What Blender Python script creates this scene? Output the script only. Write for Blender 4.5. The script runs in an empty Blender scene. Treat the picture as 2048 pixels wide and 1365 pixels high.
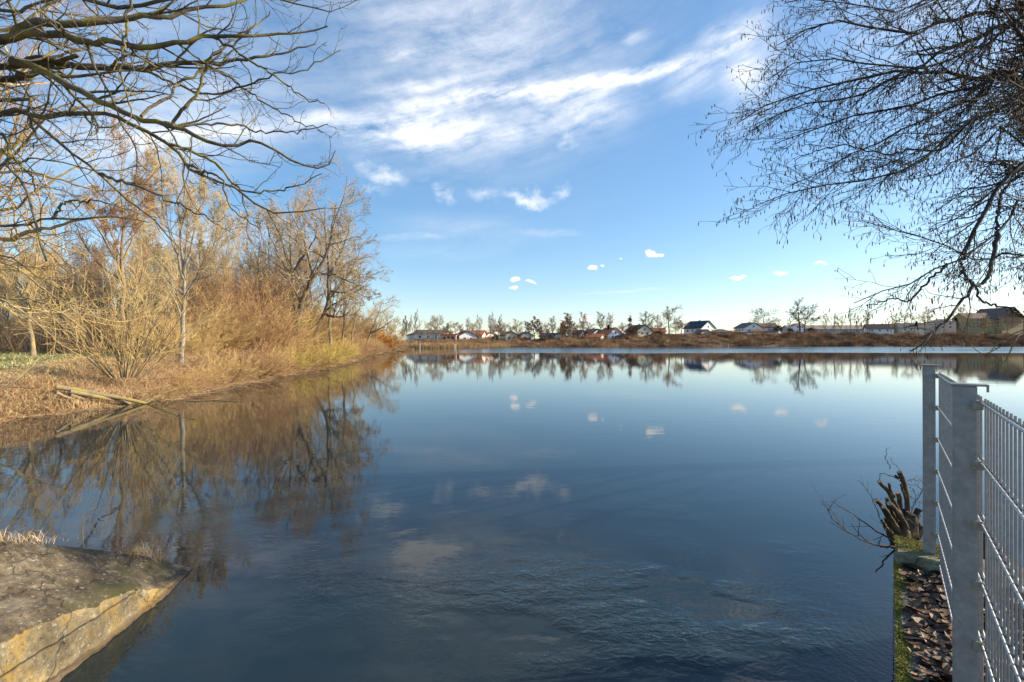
import bpy, math, random
import numpy as np
from mathutils import Vector, Matrix
sc = bpy.context.scene
COL = sc.collection
F = 910.0; HX = 1024.0; HY = 686.0; CAMZ = 2.2
R = math.radians
def P(px, py, d):
    """world point seen at photograph pixel (px,py) at depth d metres"""
    return np.array([(px-HX)/F*d, d, CAMZ+(HY-py)/F*d])
def W(px, py, z=0.0):
    """point of the horizontal plane z seen at the pixel"""
    return P(px, py, (CAMZ-z)*F/(py-HY))

# ------------------------------------------------------------------ helpers
def tag(o, label=None, cat=None, group=None, kind=None):
    if label: o['label'] = label
    if cat: o['category'] = cat
    if group: o['group'] = group
    if kind: o['kind'] = kind
    return o
def empty(name, loc=(0, 0, 0), rz=0.0):
    o = bpy.data.objects.new(name, None); COL.objects.link(o)
    o.location = loc; o.rotation_euler = (0, 0, rz); o.empty_display_size = .3
    return o
def make_mesh(name, V, Fs, smooth=True):
    """V (n,3); Fs list of (m,k) index arrays"""
    me = bpy.data.meshes.new(name)
    V = np.ascontiguousarray(V, dtype=np.float32)
    me.vertices.add(len(V)); me.vertices.foreach_set('co', V.ravel())
    Fs = [np.asarray(f, dtype=np.int32) for f in Fs if len(f)]
    nl = sum(f.size for f in Fs); nf = sum(len(f) for f in Fs)
    me.loops.add(nl); me.polygons.add(nf)
    me.loops.foreach_set('vertex_index', np.concatenate([f.ravel() for f in Fs]))
    st = []; o = 0
    for f in Fs:
        st.append(o+np.arange(len(f), dtype=np.int32)*f.shape[1]); o += f.size
    me.polygons.foreach_set('loop_start', np.concatenate(st).astype(np.int32))
    me.polygons.foreach_set('use_smooth', np.full(nf, smooth, dtype=bool))
    me.update(calc_edges=True)
    return me
def obj(name, me, mat=None, parent=None, loc=(0, 0, 0), rot=(0, 0, 0)):
    o = bpy.data.objects.new(name, me); COL.objects.link(o)
    if mat is not None and len(me.materials) == 0: me.materials.append(mat)
    if parent is not None: o.parent = parent
    o.location = loc; o.rotation_euler = rot
    return o
class MB:
    """collects shapes into one mesh"""
    def __init__(s): s.V = []; s.F = {}; s.n = 0
    def add(s, V, Fs):
        V = np.asarray(V, dtype=np.float64)
        for f in Fs:
            f = np.asarray(f)
            if len(f): s.F.setdefault(f.shape[1], []).append(f+s.n)
        s.V.append(V); s.n += len(V)
        return s
    def box(s, c, size, rz=0.0, bev=0.0):
        x, y, z = [q/2 for q in size]
        if bev <= 0:
            v = np.array([(a*x, b*y, e*z) for e in (-1, 1) for a, b in ((-1, -1), (1, -1), (1, 1), (-1, 1))])
            f = [(3, 2, 1, 0), (4, 5, 6, 7), (0, 1, 5, 4), (1, 2, 6, 5), (2, 3, 7, 6), (3, 0, 4, 7)]
            fs = [f]
        else:
            rings = []
            for zz, ins in ((-z, bev), (-z+bev, 0), (z-bev, 0), (z, bev)):
                a, b = x-ins, y-ins; k = bev if ins == 0 else bev*.4
                rings.append([(-a+k, -b, zz), (a-k, -b, zz), (a, -b+k, zz), (a, b-k, zz), (a-k, b, zz), (-a+k, b, zz), (-a, b-k, zz), (-a, -b+k, zz)])
            v = np.array(rings).reshape(-1, 3); q = []
            for r in range(3):
                for i in range(8):
                    j = (i+1) % 8; q.append((r*8+i, r*8+j, r*8+8+j, r*8+8+i))
            fs = [q, [tuple(range(7, -1, -1)), tuple(range(24, 32))]]
        if rz:
            cs, sn = math.cos(rz), math.sin(rz)
            v = np.stack([v[:, 0]*cs-v[:, 1]*sn, v[:, 0]*sn+v[:, 1]*cs, v[:, 2]], 1)
        return s.add(v+np.array(c), fs)
    def build(s, name, mat=None, parent=None, smooth=False, **k):
        return obj(name, s.mesh(name, smooth), mat, parent, **k)
    def mesh(s, name, smooth=False):
        return make_mesh(name, np.concatenate(s.V), [np.concatenate(v) for v in s.F.values()], smooth)
def nrm(v): return v/np.maximum(np.linalg.norm(v, axis=-1, keepdims=True), 1e-9)
def tubes(Pt, Rd, S=3):
    """Pt (N,K,3), Rd (N,K) -> vertices, quads"""
    N, K, _ = Pt.shape
    T = nrm(np.gradient(Pt, axis=1))
    ref = nrm(np.cross(T[:, K//2], np.array([.37, .61, .7])))[:, None, :]
    U = nrm(ref-T*np.sum(ref*T, -1, keepdims=True)); Vv = np.cross(T, U)
    a = np.arange(S)*2*np.pi/S
    ring = U[:, :, None, :]*np.cos(a)[None, None, :, None]+Vv[:, :, None, :]*np.sin(a)[None, None, :, None]
    V = Pt[:, :, None, :]+ring*Rd[:, :, None, None]
    i = np.arange(N)[:, None, None]*K*S; k = np.arange(K-1)[None, :, None]*S; s_ = np.arange(S)[None, None, :]; s2 = (s_+1) % S
    q = np.stack([i+k+s_, i+k+s2, i+k+S+s2, i+k+S+s_], -1).reshape(-1, 4)
    return V.reshape(-1, 3), q
def spawn(rng, Pt, Rd, dens, t0, t1, ang, lr, K, wig, trop, rr=.6, rtip=.3, rmin=.004, lmin=.05, lmax=99, fall=.5, n=None, side=None):
    """grow side branches on every branch of (Pt,Rd)"""
    N, K0, _ = Pt.shape
    seg = np.linalg.norm(np.diff(Pt, axis=1), axis=2); L = seg.sum(1)
    cnt = np.full(N, n) if n is not None else np.maximum(1, np.round(L*dens*rng.uniform(.7, 1.3, N)).astype(int))
    idx = np.repeat(np.arange(N), cnt)
    M = len(idx)
    base = np.concatenate([np.arange(c)/c for c in cnt])+rng.random(M)/np.repeat(cnt, cnt)
    t = t0+(t1-t0)*base
    f = t*(K0-1); k = np.minimum(f.astype(int), K0-2); w = (f-k)[:, None]
    p0 = Pt[idx, k]*(1-w)+Pt[idx, k+1]*w
    r0 = Rd[idx, k]*(1-w[:, 0])+Rd[idx, k+1]*w[:, 0]
    T = nrm(Pt[idx, k+1]-Pt[idx, k])
    rnd = rng.normal(size=(M, 3))
    if side is not None: rnd += np.asarray(side)*1.0
    Uv = nrm(rnd-T*np.sum(rnd*T, -1, keepdims=True))
    a = np.radians(ang*rng.uniform(.65, 1.35, M))[:, None]
    d = nrm(np.cos(a)*T+np.sin(a)*Uv)
    ln = np.clip(L[idx]*lr*(1-fall*t)*rng.uniform(.55, 1.35, M), lmin, lmax)
    st = (ln/(K-1))[:, None]
    out = np.empty((M, K, 3)); out[:, 0] = p0
    tr = np.asarray(trop, dtype=float)
    for j in range(1, K):
        out[:, j] = out[:, j-1]+d*st
        d = nrm(d+rng.normal(size=(M, 3))*wig+tr)
    rs = np.maximum(r0*rr*rng.uniform(.8, 1.1, M), rmin)
    rs = np.minimum(rs, np.maximum(ln*.035, rmin))
    prof = np.linspace(1, rtip, K)[None, :]
    return out, np.maximum(rs[:, None]*prof, rmin*.55)
def smooth_line(pts, K, rng=None, jit=0.0):
    pts = np.asarray(pts, dtype=float); n = len(pts)
    c = np.concatenate([[0], np.cumsum(np.linalg.norm(np.diff(pts, axis=0), axis=1))])
    q = np.linspace(0, c[-1], K); out = np.empty((K, 3))
    e = np.concatenate([[2*pts[0]-pts[1]], pts, [2*pts[-1]-pts[-2]]])
    for m, s in enumerate(q):
        i = min(np.searchsorted(c, s, side='right')-1, n-2); t = (s-c[i])/max(c[i+1]-c[i], 1e-9)
        a, b, cc, d = e[i], e[i+1], e[i+2], e[i+3]
        out[m] = .5*((2*b)+(-a+cc)*t+(2*a-5*b+4*cc-d)*t*t+(-a+3*b-3*cc+d)*t**3)
    if rng is not None and jit > 0:
        j = rng.normal(size=(K, 3))*jit; j[0] = 0; out += j
    return out

# ------------------------------------------------------------------ materials
def mat(name):
    m = bpy.data.materials.new(name); m.use_nodes = True
    nt = m.node_tree; b = nt.nodes['Principled BSDF']
    return m, nt, b
def nd(nt, t, **k):
    n = nt.nodes.new(t)
    for a, v in k.items():
        if a[0] == 'i' and a[1:].isdigit(): n.inputs[int(a[1:])].default_value = v
        else: setattr(n, a, v)
    return n
def ramp(nt, src, stops):
    r = nt.nodes.new('ShaderNodeValToRGB'); e = r.color_ramp.elements
    while len(e) < len(stops): e.new(.5)
    for el, (p, c) in zip(e, stops):
        el.position = p; el.color = (c[0], c[1], c[2], 1) if hasattr(c, '__len__') else (c, c, c, 1)
    nt.links.new(src, r.inputs[0]); return r
def noise(nt, vec, scale, detail=4, rough=.55, dist=0.0):
    n = nt.nodes.new('ShaderNodeTexNoise'); n.inputs['Scale'].default_value = scale
    n.inputs['Detail'].default_value = detail; n.inputs['Roughness'].default_value = rough; n.inputs['Distortion'].default_value = dist
    if vec is not None: nt.links.new(vec, n.inputs['Vector'])
    return n.outputs['Fac']
def mix(nt, fac, a, b, mode='MIX'):
    m = nt.nodes.new('ShaderNodeMix'); m.data_type = 'RGBA'; m.blend_type = mode
    for s, v in ((m.inputs[0], fac), (m.inputs[6], a), (m.inputs[7], b)):
        if hasattr(v, 'links') or hasattr(v, 'is_linked'): nt.links.new(v, s)
        elif hasattr(v, '__len__'): s.default_value = (*v[:3], 1)
        else: s.default_value = v
    return m.outputs[2]
def mth(nt, op, a, b=None, c=None, clamp=False):
    m = nt.nodes.new('ShaderNodeMath'); m.operation = op; m.use_clamp = clamp
    for i, v in enumerate((a, b, c)):
        if v is None: continue
        if hasattr(v, 'is_linked'): nt.links.new(v, m.inputs[i])
        else: m.inputs[i].default_value = v
    return m.outputs[0]
def coords(nt, kind='Object'): return nt.nodes.new('ShaderNodeTexCoord').outputs[kind]
def geo_pos(nt): return nt.nodes.new('ShaderNodeNewGeometry').outputs['Position']
def mapping(nt, vec, scale=(1, 1, 1), loc=(0, 0, 0), rot=(0, 0, 0), typ='POINT'):
    m = nt.nodes.new('ShaderNodeMapping'); m.vector_type = typ
    nt.links.new(vec, m.inputs['Vector'])
    m.inputs['Location'].default_value = loc; m.inputs['Rotation'].default_value = rot; m.inputs['Scale'].default_value = scale
    return m.outputs[0]
def bump(nt, h, b, strength=.5, dist=.02):
    n = nt.nodes.new('ShaderNodeBump'); n.inputs['Strength'].default_value = strength; n.inputs['Distance'].default_value = dist
    nt.links.new(h, n.inputs['Height']); nt.links.new(n.outputs[0], b.inputs['Normal']); return n

def bark(name, dark, light, lichen, amount=.5, scale=6.0, vary=.25):
    m, nt, b = mat(name); p = geo_pos(nt)
    n1 = noise(nt, p, scale, 5, .65)
    c = ramp(nt, n1, [(.3, dark), (.7, light)]).outputs[0]
    n2 = noise(nt, p, scale*.45, 3, .6)
    lm = ramp(nt, n2, [(.62-amount*.3, 0), (.72-amount*.25, 1)]).outputs[0]
    c = mix(nt, lm, c, lichen)
    oi = nt.nodes.new('ShaderNodeObjectInfo')
    hs = nt.nodes.new('ShaderNodeHueSaturation'); nt.links.new(c, hs.inputs['Color'])
    nt.links.new(mth(nt, 'MULTIPLY_ADD', oi.outputs['Random'], vary*2, 1-vary), hs.inputs['Value'])
    nt.links.new(mth(nt, 'MULTIPLY_ADD', oi.outputs['Random'], .03, .485), hs.inputs['Hue'])
    nt.links.new(hs.outputs[0], b.inputs['Base Color'])
    b.inputs['Roughness'].default_value = .85
    bump(nt, noise(nt, p, scale*6, 4), b, .6, .01)
    return m
def plain(name, col, rough=.7, metal=0.0, var=.12, scale=3.0):
    m, nt, b = mat(name)
    n = noise(nt, coords(nt), scale, 4)
    lo = [c*(1-var) for c in col]; hi = [min(1, c*(1+var)) for c in col]
    nt.links.new(ramp(nt, n, [(.3, lo), (.7, hi)]).outputs[0], b.inputs['Base Color'])
    b.inputs['Roughness'].default_value = rough; b.inputs['Metallic'].default_value = metal
    return m

M = {}
M['limb'] = bark('grey_bark_with_moss', (.045, .038, .028), (.15, .125, .085), (.21, .17, .035), .55, 5)
M['overtwig'] = bark('grey_twig', (.05, .04, .03), (.13, .105, .065), (.2, .16, .05), .3, 9)
M['goldlimb'] = bark('lichened_bark', (.15, .11, .07), (.38, .29, .18), (.42, .30, .10), .35, 4)
M['goldtwig'] = bark('golden_twig', (.29, .175, .075), (.60, .39, .18), (.60, .42, .16), .25, 3)
M['paletwig'] = bark('pale_twig', (.34, .25, .14), (.62, .47, .28), (.50, .36, .16), .3, 3)
M['palebark'] = bark('pale_bark', (.22, .19, .15), (.48, .43, .34), (.35, .30, .12), .3, 3)
M['woodtwig'] = bark('wood_twig', (.22, .145, .085), (.42, .29, .17), (.34, .25, .12), .3, 1.5)
M['woodbark'] = bark('wood_bark', (.13, .105, .075), (.3, .25, .18), (.24, .21, .1), .4, 2)
M['bramble'] = bark('bramble_stem', (.36, .21, .10), (.64, .41, .20), (.58, .42, .16), .25, 1.2)
M['willow'] = bark('willow_twig', (.46, .33, .09), (.68, .50, .16), (.5, .45, .12), .3, 1.2)
M['osier'] = bark('orange_osier_twig', (.6, .33, .04), (.8, .46, .07), (.7, .44, .08), .3, 1.2)
M['darkbark'] = bark('dark_bark', (.07, .055, .04), (.19, .15, .11), (.26, .20, .09), .3, 3)
M['alder'] = bark('alder_bark', (.022, .02, .018), (.06, .05, .042), (.09, .08, .05), .25, 7)
M['catkin'] = plain('catkin', (.10, .055, .025), .9, 0, .4, 30)
M['fartwig'] = bark('far_twig', (.16, .115, .07), (.34, .25, .16), (.26, .2, .1), .3, .2, .3)
M['redtwig'] = bark('far_red_twig', (.24, .12, .07), (.44, .23, .13), (.28, .18, .1), .3, .2, .2)
M['conifer'] = plain('conifer_needles', (.055, .07, .03), .9, 0, .4, 1)

# ------------------------------------------------------------------ camera, sky, sun
cd = bpy.data.cameras.new('camera'); cam = bpy.data.objects.new('camera', cd); COL.objects.link(cam)
cam.location = (0, 0, CAMZ); cam.rotation_euler = (R(90)+math.atan(3.5/F), 0, 0)
cd.sensor_width = 36; cd.lens = F/2048*36; cd.clip_end = 20000; cd.clip_start = .05
sc.camera = cam
SUN_AZ, SUN_EL = 84.0, 25.0       # degrees right of the view direction, above the horizon
sl = bpy.data.lights.new('sun', 'SUN'); sl.energy = 5.0; sl.angle = R(.6); sl.color = (1, .86, .65)
so = bpy.data.objects.new('sun', sl); COL.objects.link(so); so.location = (30, 15, 40)
sd = Vector((math.sin(R(SUN_AZ))*math.cos(R(SUN_EL)), math.cos(R(SUN_AZ))*math.cos(R(SUN_EL)), math.sin(R(SUN_EL))))
so.rotation_euler = sd.to_track_quat('Z', 'Y').to_euler()
sc.view_settings.view_transform = 'Standard'; sc.view_settings.look = 'None'
sc.view_settings.exposure = 0.68; sc.view_settings.gamma = 1
wd = bpy.data.worlds.new('World'); sc.world = wd; wd.use_nodes = True
nt = wd.node_tree; bg = nt.nodes['Background']; bg.inputs[1].default_value = .15
sky = nt.nodes.new('ShaderNodeTexSky'); sky.sky_type = 'NISHITA'; sky.sun_disc = False
sky.sun_elevation = R(SUN_EL); sky.sun_rotation = R(SUN_AZ); sky.altitude = 300; sky.air_density = 1.0; sky.dust_density = .5; sky.ozone_density = 2.6
D = nt.nodes.new('ShaderNodeTexCoord').outputs['Generated']
sp = nt.nodes.new('ShaderNodeSeparateXYZ'); nt.links.new(D, sp.inputs[0])
az = mth(nt, 'ARCTAN2', sp.outputs[0], sp.outputs[1]); el = mth(nt, 'ARCSINE', sp.outputs[2])
cb = nt.nodes.new('ShaderNodeCombineXYZ'); nt.links.new(az, cb.inputs[0]); nt.links.new(el, cb.inputs[1])
AE = cb.outputs[0]                                   # azimuth and elevation, radians
def ae(px, py): return math.atan((px-HX)/F), math.atan((HY-py)/math.hypot(F, px-HX))
# warp the coordinates so that cloud edges curl
wn = nt.nodes.new('ShaderNodeTexNoise'); wn.inputs['Scale'].default_value = 5; wn.inputs['Detail'].default_value = 5; wn.inputs['Roughness'].default_value = .6
nt.links.new(AE, wn.inputs['Vector'])
def warp(amount, src=None):
    v1 = nt.nodes.new('ShaderNodeVectorMath'); v1.operation = 'SUBTRACT'; nt.links.new((src or wn).outputs['Color'], v1.inputs[0]); v1.inputs[1].default_value = (.5, .5, .5)
    v2 = nt.nodes.new('ShaderNodeVectorMath'); v2.operation = 'MULTIPLY_ADD'; nt.links.new(v1.outputs[0], v2.inputs[0]); v2.inputs[1].default_value = (amount, amount, 0); nt.links.new(AE, v2.inputs[2])
    return v2.outputs[0]
def blob(vec, x0, y0, x1, y1, w, gain=1.0, soft=1.0):
    """soft ellipse stretched from pixel (x0,y0) to (x1,y1), half width w pixels"""
    a, b = ae(x0, y0), ae(x1, y1)
    cx, cy = (a[0]+b[0])/2, (a[1]+b[1])/2; L = math.hypot(b[0]-a[0], b[1]-a[1])/2+1e-4; th = math.atan2(b[1]-a[1], b[0]-a[0])
    wr = w/F*math.cos(cx)
    m = mapping(nt, vec, (L, wr, 1), (cx, cy, 0), (0, 0, th), 'TEXTURE')
    ln = nt.nodes.new('ShaderNodeVectorMath'); ln.operation = 'LENGTH'; nt.links.new(m, ln.inputs[0])
    mr = nt.nodes.new('ShaderNodeMapRange'); mr.interpolation_type = 'SMOOTHSTEP'
    nt.links.new(ln.outputs['Value'], mr.inputs[0]); mr.inputs[1].default_value = 1.0; mr.inputs[2].default_value = 1-soft; mr.inputs[3].default_value = 0; mr.inputs[4].default_value = gain
    return mr.outputs[0]
def add_all(l):
    r = l[0]
    for q in l[1:]: r = mth(nt, 'ADD', r, q)
    return r
wv = warp(.05)
veil = add_all([blob(wv, *a) for a in (
    (300, 190, 1500, 60, 170, .42), (560, 40, 1250, -60, 150, .45), (-300, 330, 700, 200, 130, .6), (1380, 160, 1620, 120, 150, .6),
    (1500, -100, 2600, 60, 260, .35), (-500, 60, 700, 120, 260, .32), (0, 480, 700, 470, 60, .5),
    (700, 440, 1180, 470, 45, .26), (700, 500, 1050, 505, 30, .22), (400, -700, 1700, -500, 700, .3), (-200, -500, 900, -300, 400, .3))])
core = add_all([blob(wv, *a) for a in (
    (690, 215, 1080, 175, 24, .8), (860, 200, 1420, 100, 26, .8), (1000, 178, 1560, 66, 18, 1.0), (700, 185, 1000, 140, 14, .5), (560, 255, 1020, 240, 46, .75), (700, 225, 980, 300, 56, .55), (540, 235, 760, 238, 26, .6), (840, 270, 1130, 262, 40, .45),
    (1380, 80, 1570, 60, 42, .8), (1440, 200, 1530, 110, 60, .7), (1000, 235, 1330, 190, 55, .6), (1300, 175, 1480, 95, 60, .5), (-100, 260, 700, 245, 26, .55),
    (1230, 75, 1320, 50, 12, .5), (760, 115, 850, 100, 14, .35), (1120, 583, 1360, 581, 4, .5), (1000, 462, 1190, 470, 12, .28), (720, 478, 920, 472, 10, .3))])
wn3 = nt.nodes.new('ShaderNodeTexNoise'); wn3.inputs['Scale'].default_value = 16; wn3.inputs['Detail'].default_value = 6; wn3.inputs['Roughness'].default_value = .65; nt.links.new(AE, wn3.inputs['Vector'])
wk = warp(.085, wn3)
core = mth(nt, 'ADD', core, add_all([blob(wk, *a) for a in (
    (840, 350, 915, 410, 20, .75), (980, 382, 1125, 410, 18, .8), (690, 315, 840, 385, 24, .6), (920, 375, 1010, 400, 16, .4), (1100, 400, 1150, 360, 14, .5), (1100, 295, 1165, 268, 18, .5), (700, 372, 800, 390, 12, .3))]))
f1 = noise(nt, mapping(nt, warp(.04), (.30, .042, 1), rot=(0, 0, R(14)), typ='TEXTURE'), 1.0, 8, .64, .1)
f2 = noise(nt, mapping(nt, warp(.03), (13, 26, 1), (3, 1, 0), (0, 0, R(22))), 1.0, 8, .7, .2)
fib = mth(nt, 'ADD', mth(nt, 'MULTIPLY', f1, .62), mth(nt, 'MULTIPLY', f2, .38))
def mr(v, a, b, c=0.0, d=1.0):
    m = nt.nodes.new('ShaderNodeMapRange'); nt.links.new(v, m.inputs[0])
    for i, q in enumerate((a, b, c, d)): m.inputs[i+1].default_value = q
    return m.outputs[0]
vd = mth(nt, 'MULTIPLY', veil, mr(fib, .32, .66))
cdn = mth(nt, 'MULTIPLY', core, mr(fib, .36, .60, 0, 1.15))
cir = mth(nt, 'ADD', vd, cdn, clamp=True)
# small fair-weather clouds low over the far shore
wn2 = nt.nodes.new('ShaderNodeTexNoise'); wn2.inputs['Scale'].default_value = 45; wn2.inputs['Detail'].default_value = 4; nt.links.new(AE, wn2.inputs['Vector'])
wc = warp(.020, wn2)
cum = add_all([blob(wc, *a) for a in (
    (1014, 560, 1048, 561, 8, 1.5), (1040, 560, 1082, 566, 6, 1.4), (1008, 575, 1046, 577, 5, 1.4), (1168, 533, 1200, 537, 8, 1.5), (1195, 532, 1216, 533, 4, 1),
    (1280, 500, 1318, 510, 10, 1.5), (1300, 512, 1334, 510, 7, 1.4), (1234, 516, 1250, 516, 4, .8), (1444, 555, 1510, 553, 8, 1.4), (1536, 548, 1590, 547, 7, 1.2),
    (1618, 527, 1665, 530, 6, 1.1), (1112, 642, 1145, 640, 9, 1.1), (1150, 637, 1192, 640, 12, 1.3), (1090, 640, 1110, 630, 4, .6), (896, 668, 925, 664, 8, 1.1), (975, 660, 1010, 662, 10, 1.0),
    (1040, 656, 1100, 655, 10, .9), (-900, 520, -700, 510, 40, 1.2), (2700, 560, 3000, 550, 30, 1.2))])
cum = mr(mth(nt, 'ADD', cum, mth(nt, 'MULTIPLY', mth(nt, 'MULTIPLY', cum, 2.2, clamp=True), mth(nt, 'SUBTRACT', noise(nt, mapping(nt, AE, (60, 130, 1)), 1.0, 6, .75), .5))), .35, 1.0)
g1 = nt.nodes.new('ShaderNodeGamma'); g1.inputs[1].default_value = .74
nt.links.new(mix(nt, 1.0, sky.outputs[0], (1/3.4,)*3, 'MULTIPLY'), g1.inputs[0])
hs = nt.nodes.new('ShaderNodeHueSaturation'); nt.links.new(mix(nt, 1.0, g1.outputs[0], (3.15,)*3, 'MULTIPLY'), hs.inputs['Color'])
hs.inputs['Saturation'].default_value = 1.33; hs.inputs['Hue'].default_value = .5; hs.inputs['Value'].default_value = 1.0
c1 = mix(nt, cir, hs.outputs[0], (4.7, 4.85, 5.1))
c2 = mix(nt, cum, c1, (5.4, 5.25, 5.1))
nt.links.new(c2, bg.inputs[0])

# ------------------------------------------------------------------ terrain and water
LS = np.array([(-60, -6.0), (0, -5.2), (4.2, -5.6), (5.2, -6.6), (9, -11.3), (13.2, -14.9), (14.7, -13.7), (17.5, -13.9), (23.8, -15.3), (31.3, -16.0), (40.8, -17.4), (71, -24.6), (100, -30), (154, -39), (168, -41), (182, -41)])
FS = np.array([(-400, 182), (-45, 182), (-33, 186), (-20, 200), (0, 235), (100, 250), (200, 268), (330, 318), (700, 420), (2500, 600)])
def land(x, y):
    """metres inland from the shore (negative in the lake) for the left and the far bank"""
    sl_ = (np.interp(y, LS[:, 0], LS[:, 1])-x)*.85
    sf = (y-np.interp(x, FS[:, 0], FS[:, 1]))*.95
    return sl_, sf
def terrace(x): return np.interp(x, [-60, 40, 75, 110, 400], [3.3, 3.6, 5.6, 8.2, 9.2])
def hfun(x, y):
    sl_, sf = land(x, y)
    n = .12*np.sin(x*1.3+.7*y)+.1*np.sin(y*1.9-x*.6)+.06*np.sin(3.1*x+2.2*y)
    zl = np.interp(sl_, [-3, 0, .6, 2.6, 6, 30, 200], [-1.6, 0, .35, 1.1, 1.25, 1.3, 3.0])+n*np.clip(sl_, 0, 1)*.6
    zf = np.interp(sf, [-6, 0, 3, 26, 60], [-1.6, 0, .8, 1, 1])
    zf = np.where(sf > 3, .8+(terrace(x)-.8)*np.clip((sf-3)/26, 0, 1), zf)
    z = np.maximum(zl, zf)
    sr = x-(1.18*np.maximum(y, 0)+1.3)-np.maximum(0, y-11)*3       # right bank, behind the fence
    zr = np.interp(sr, [-.5, 0, .8, 40], [-1.6, -.3, .72, 1.0])
    sb = -y-3.0
    zb = np.interp(sb, [-.5, 0, .6, 40], [-1.6, -.2, .75, 1.0])
    return np.maximum(z, np.maximum(zr, zb))
def dense(a, b, st, lo, hi):
    c = list(np.arange(a, b+1e-6, st)); s = st
    up = []; v = c[-1]
    while v < hi: s *= 1.12; v += s; up.append(v)
    dn = []; v = a; s = st
    while v > lo: s *= 1.12; v -= s; dn.append(v)
    return np.array(dn[::-1]+c+up)
xs = dense(-36, 14, .45, -6000, 6000); ys = dense(-6, 60, .5, -2500, 9000)
ys = np.unique(np.concatenate([ys[ys < 60], np.arange(60, 420, 3.0), ys[ys > 420]]))
X, Y = np.meshgrid(xs, ys)
V = np.stack([X, Y, hfun(X, Y)], -1).reshape(-1, 3)
ny, nx = X.shape
ii = (np.arange(ny-1)[:, None]*nx+np.arange(nx-1)[None, :]).ravel()
Q = np.stack([ii, ii+1, ii+nx+1, ii+nx], -1)
m, nt, b = mat('bank_ground'); p = geo_pos(nt)
g = ramp(nt, noise(nt, p, .5, 6, .7), [(.35, (.09, .055, .03)), (.52, (.26, .17, .085)), (.65, (.46, .34, .18))]).outputs[0]
mead = ramp(nt, noise(nt, mapping(nt, p, (.35, 1.2, 1)), 1.0, 5, .6), [(.38, (.17, .20, .05)), (.5, (.30, .28, .10)), (.62, (.46, .38, .19))]).outputs[0]
sp = nt.nodes.new('ShaderNodeSeparateXYZ'); nt.links.new(p, sp.inputs[0])
mk_ = nt.nodes.new('ShaderNodeMapRange'); nt.links.new(sp.outputs[2], mk_.inputs[0]); mk_.inputs[1].default_value = 1.08; mk_.inputs[2].default_value = 1.22
gc = mix(nt, mk_.outputs[0], g, mead)
fm = nt.nodes.new('ShaderNodeMapRange'); nt.links.new(sp.outputs[1], fm.inputs[0]); fm.inputs[1].default_value = 150; fm.inputs[2].default_value = 165
gc = mix(nt, fm.outputs[0], gc, ramp(nt, noise(nt, p, .12, 6, .75), [(.35, (.07, .045, .03)), (.6, (.17, .11, .065))]).outputs[0])
nt.links.new(gc, b.inputs['Base Color']); b.inputs['Roughness'].default_value = 1
bump(nt, noise(nt, p, 9, 6, .75), b, .9, .08)
tag(obj('ground', make_mesh('ground', V, [Q]), m), kind='structure')

m, nt, b = mat('lake_water'); p = geo_pos(nt)
b.inputs['Base Color'].default_value = (.010, .021, .025, 1); b.inputs['IOR'].default_value = 1.43
sp = nt.nodes.new('ShaderNodeSeparateXYZ'); nt.links.new(p, sp.inputs[0])
dist = nt.nodes.new('ShaderNodeVectorMath'); dist.operation = 'LENGTH'; nt.links.new(p, dist.inputs[0]); dist = dist.outputs['Value']
def mrn(v, a, b_, c=0.0, d=1.0, s='SMOOTHSTEP'):
    q = nt.nodes.new('ShaderNodeMapRange'); q.interpolation_type = s
    if hasattr(v, 'is_linked'): nt.links.new(v, q.inputs[0])
    for i, w in enumerate((a, b_, c, d)): q.inputs[i+1].default_value = w
    return q.outputs[0]
# open-water wind band in front of the far bank
wob = mth(nt, 'MULTIPLY', mth(nt, 'SUBTRACT', noise(nt, mapping(nt, p, (.012, .03, 1)), 1.0, 3), .5), 30)
yy = mth(nt, 'ADD', sp.outputs[1], wob)
xw = mrn(sp.outputs[0], -30, 5)
band = mth(nt, 'MULTIPLY', mth(nt, 'MULTIPLY', mrn(yy, 96, 102), mrn(yy, 262, 240)), xw)
streak = mrn(noise(nt, mapping(nt, p, (.006, .05, 1), (3, 5, 0)), 1.0, 2), .40, .46)
band = mth(nt, 'MULTIPLY', band, mth(nt, 'MAXIMUM', streak, mrn(yy, 150, 120)))
# patches of ripples close to the bank
patch = mrn(noise(nt, mapping(nt, p, (.55, .8, 1), (1.6, 2.3, 0)), 1.0, 2, .5), .46, .66)
ctr = nt.nodes.new('ShaderNodeVectorMath'); ctr.operation = 'LENGTH'; nt.links.new(mapping(nt, p, (2.1, 1.15, 1), (.9, 3.75, 0), (0, 0, R(-12)), 'TEXTURE'), ctr.inputs[0])
cpatch = mth(nt, 'MULTIPLY', mrn(ctr.outputs['Value'], 1.1, .3), mrn(noise(nt, mapping(nt, p, (.9, 1.6, 1)), 1.0, 2, .5), .35, .6))
near = mrn(dist, 8.5, 3.6)
rip = mth(nt, 'MAXIMUM', mth(nt, 'MULTIPLY', mth(nt, 'MULTIPLY', patch, near), .6), mth(nt, 'MULTIPLY', cpatch, 2.3))
cur = nt.nodes.new('ShaderNodeVectorMath'); cur.operation = 'DISTANCE'; nt.links.new(p, cur.inputs[0]); cur.inputs[1].default_value = (2.6, 3.5, 0)
shore = mrn(cur.outputs['Value'], 1.5, .2)
rip = mth(nt, 'MAXIMUM', rip, mth(nt, 'MULTIPLY', shore, .45))
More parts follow.
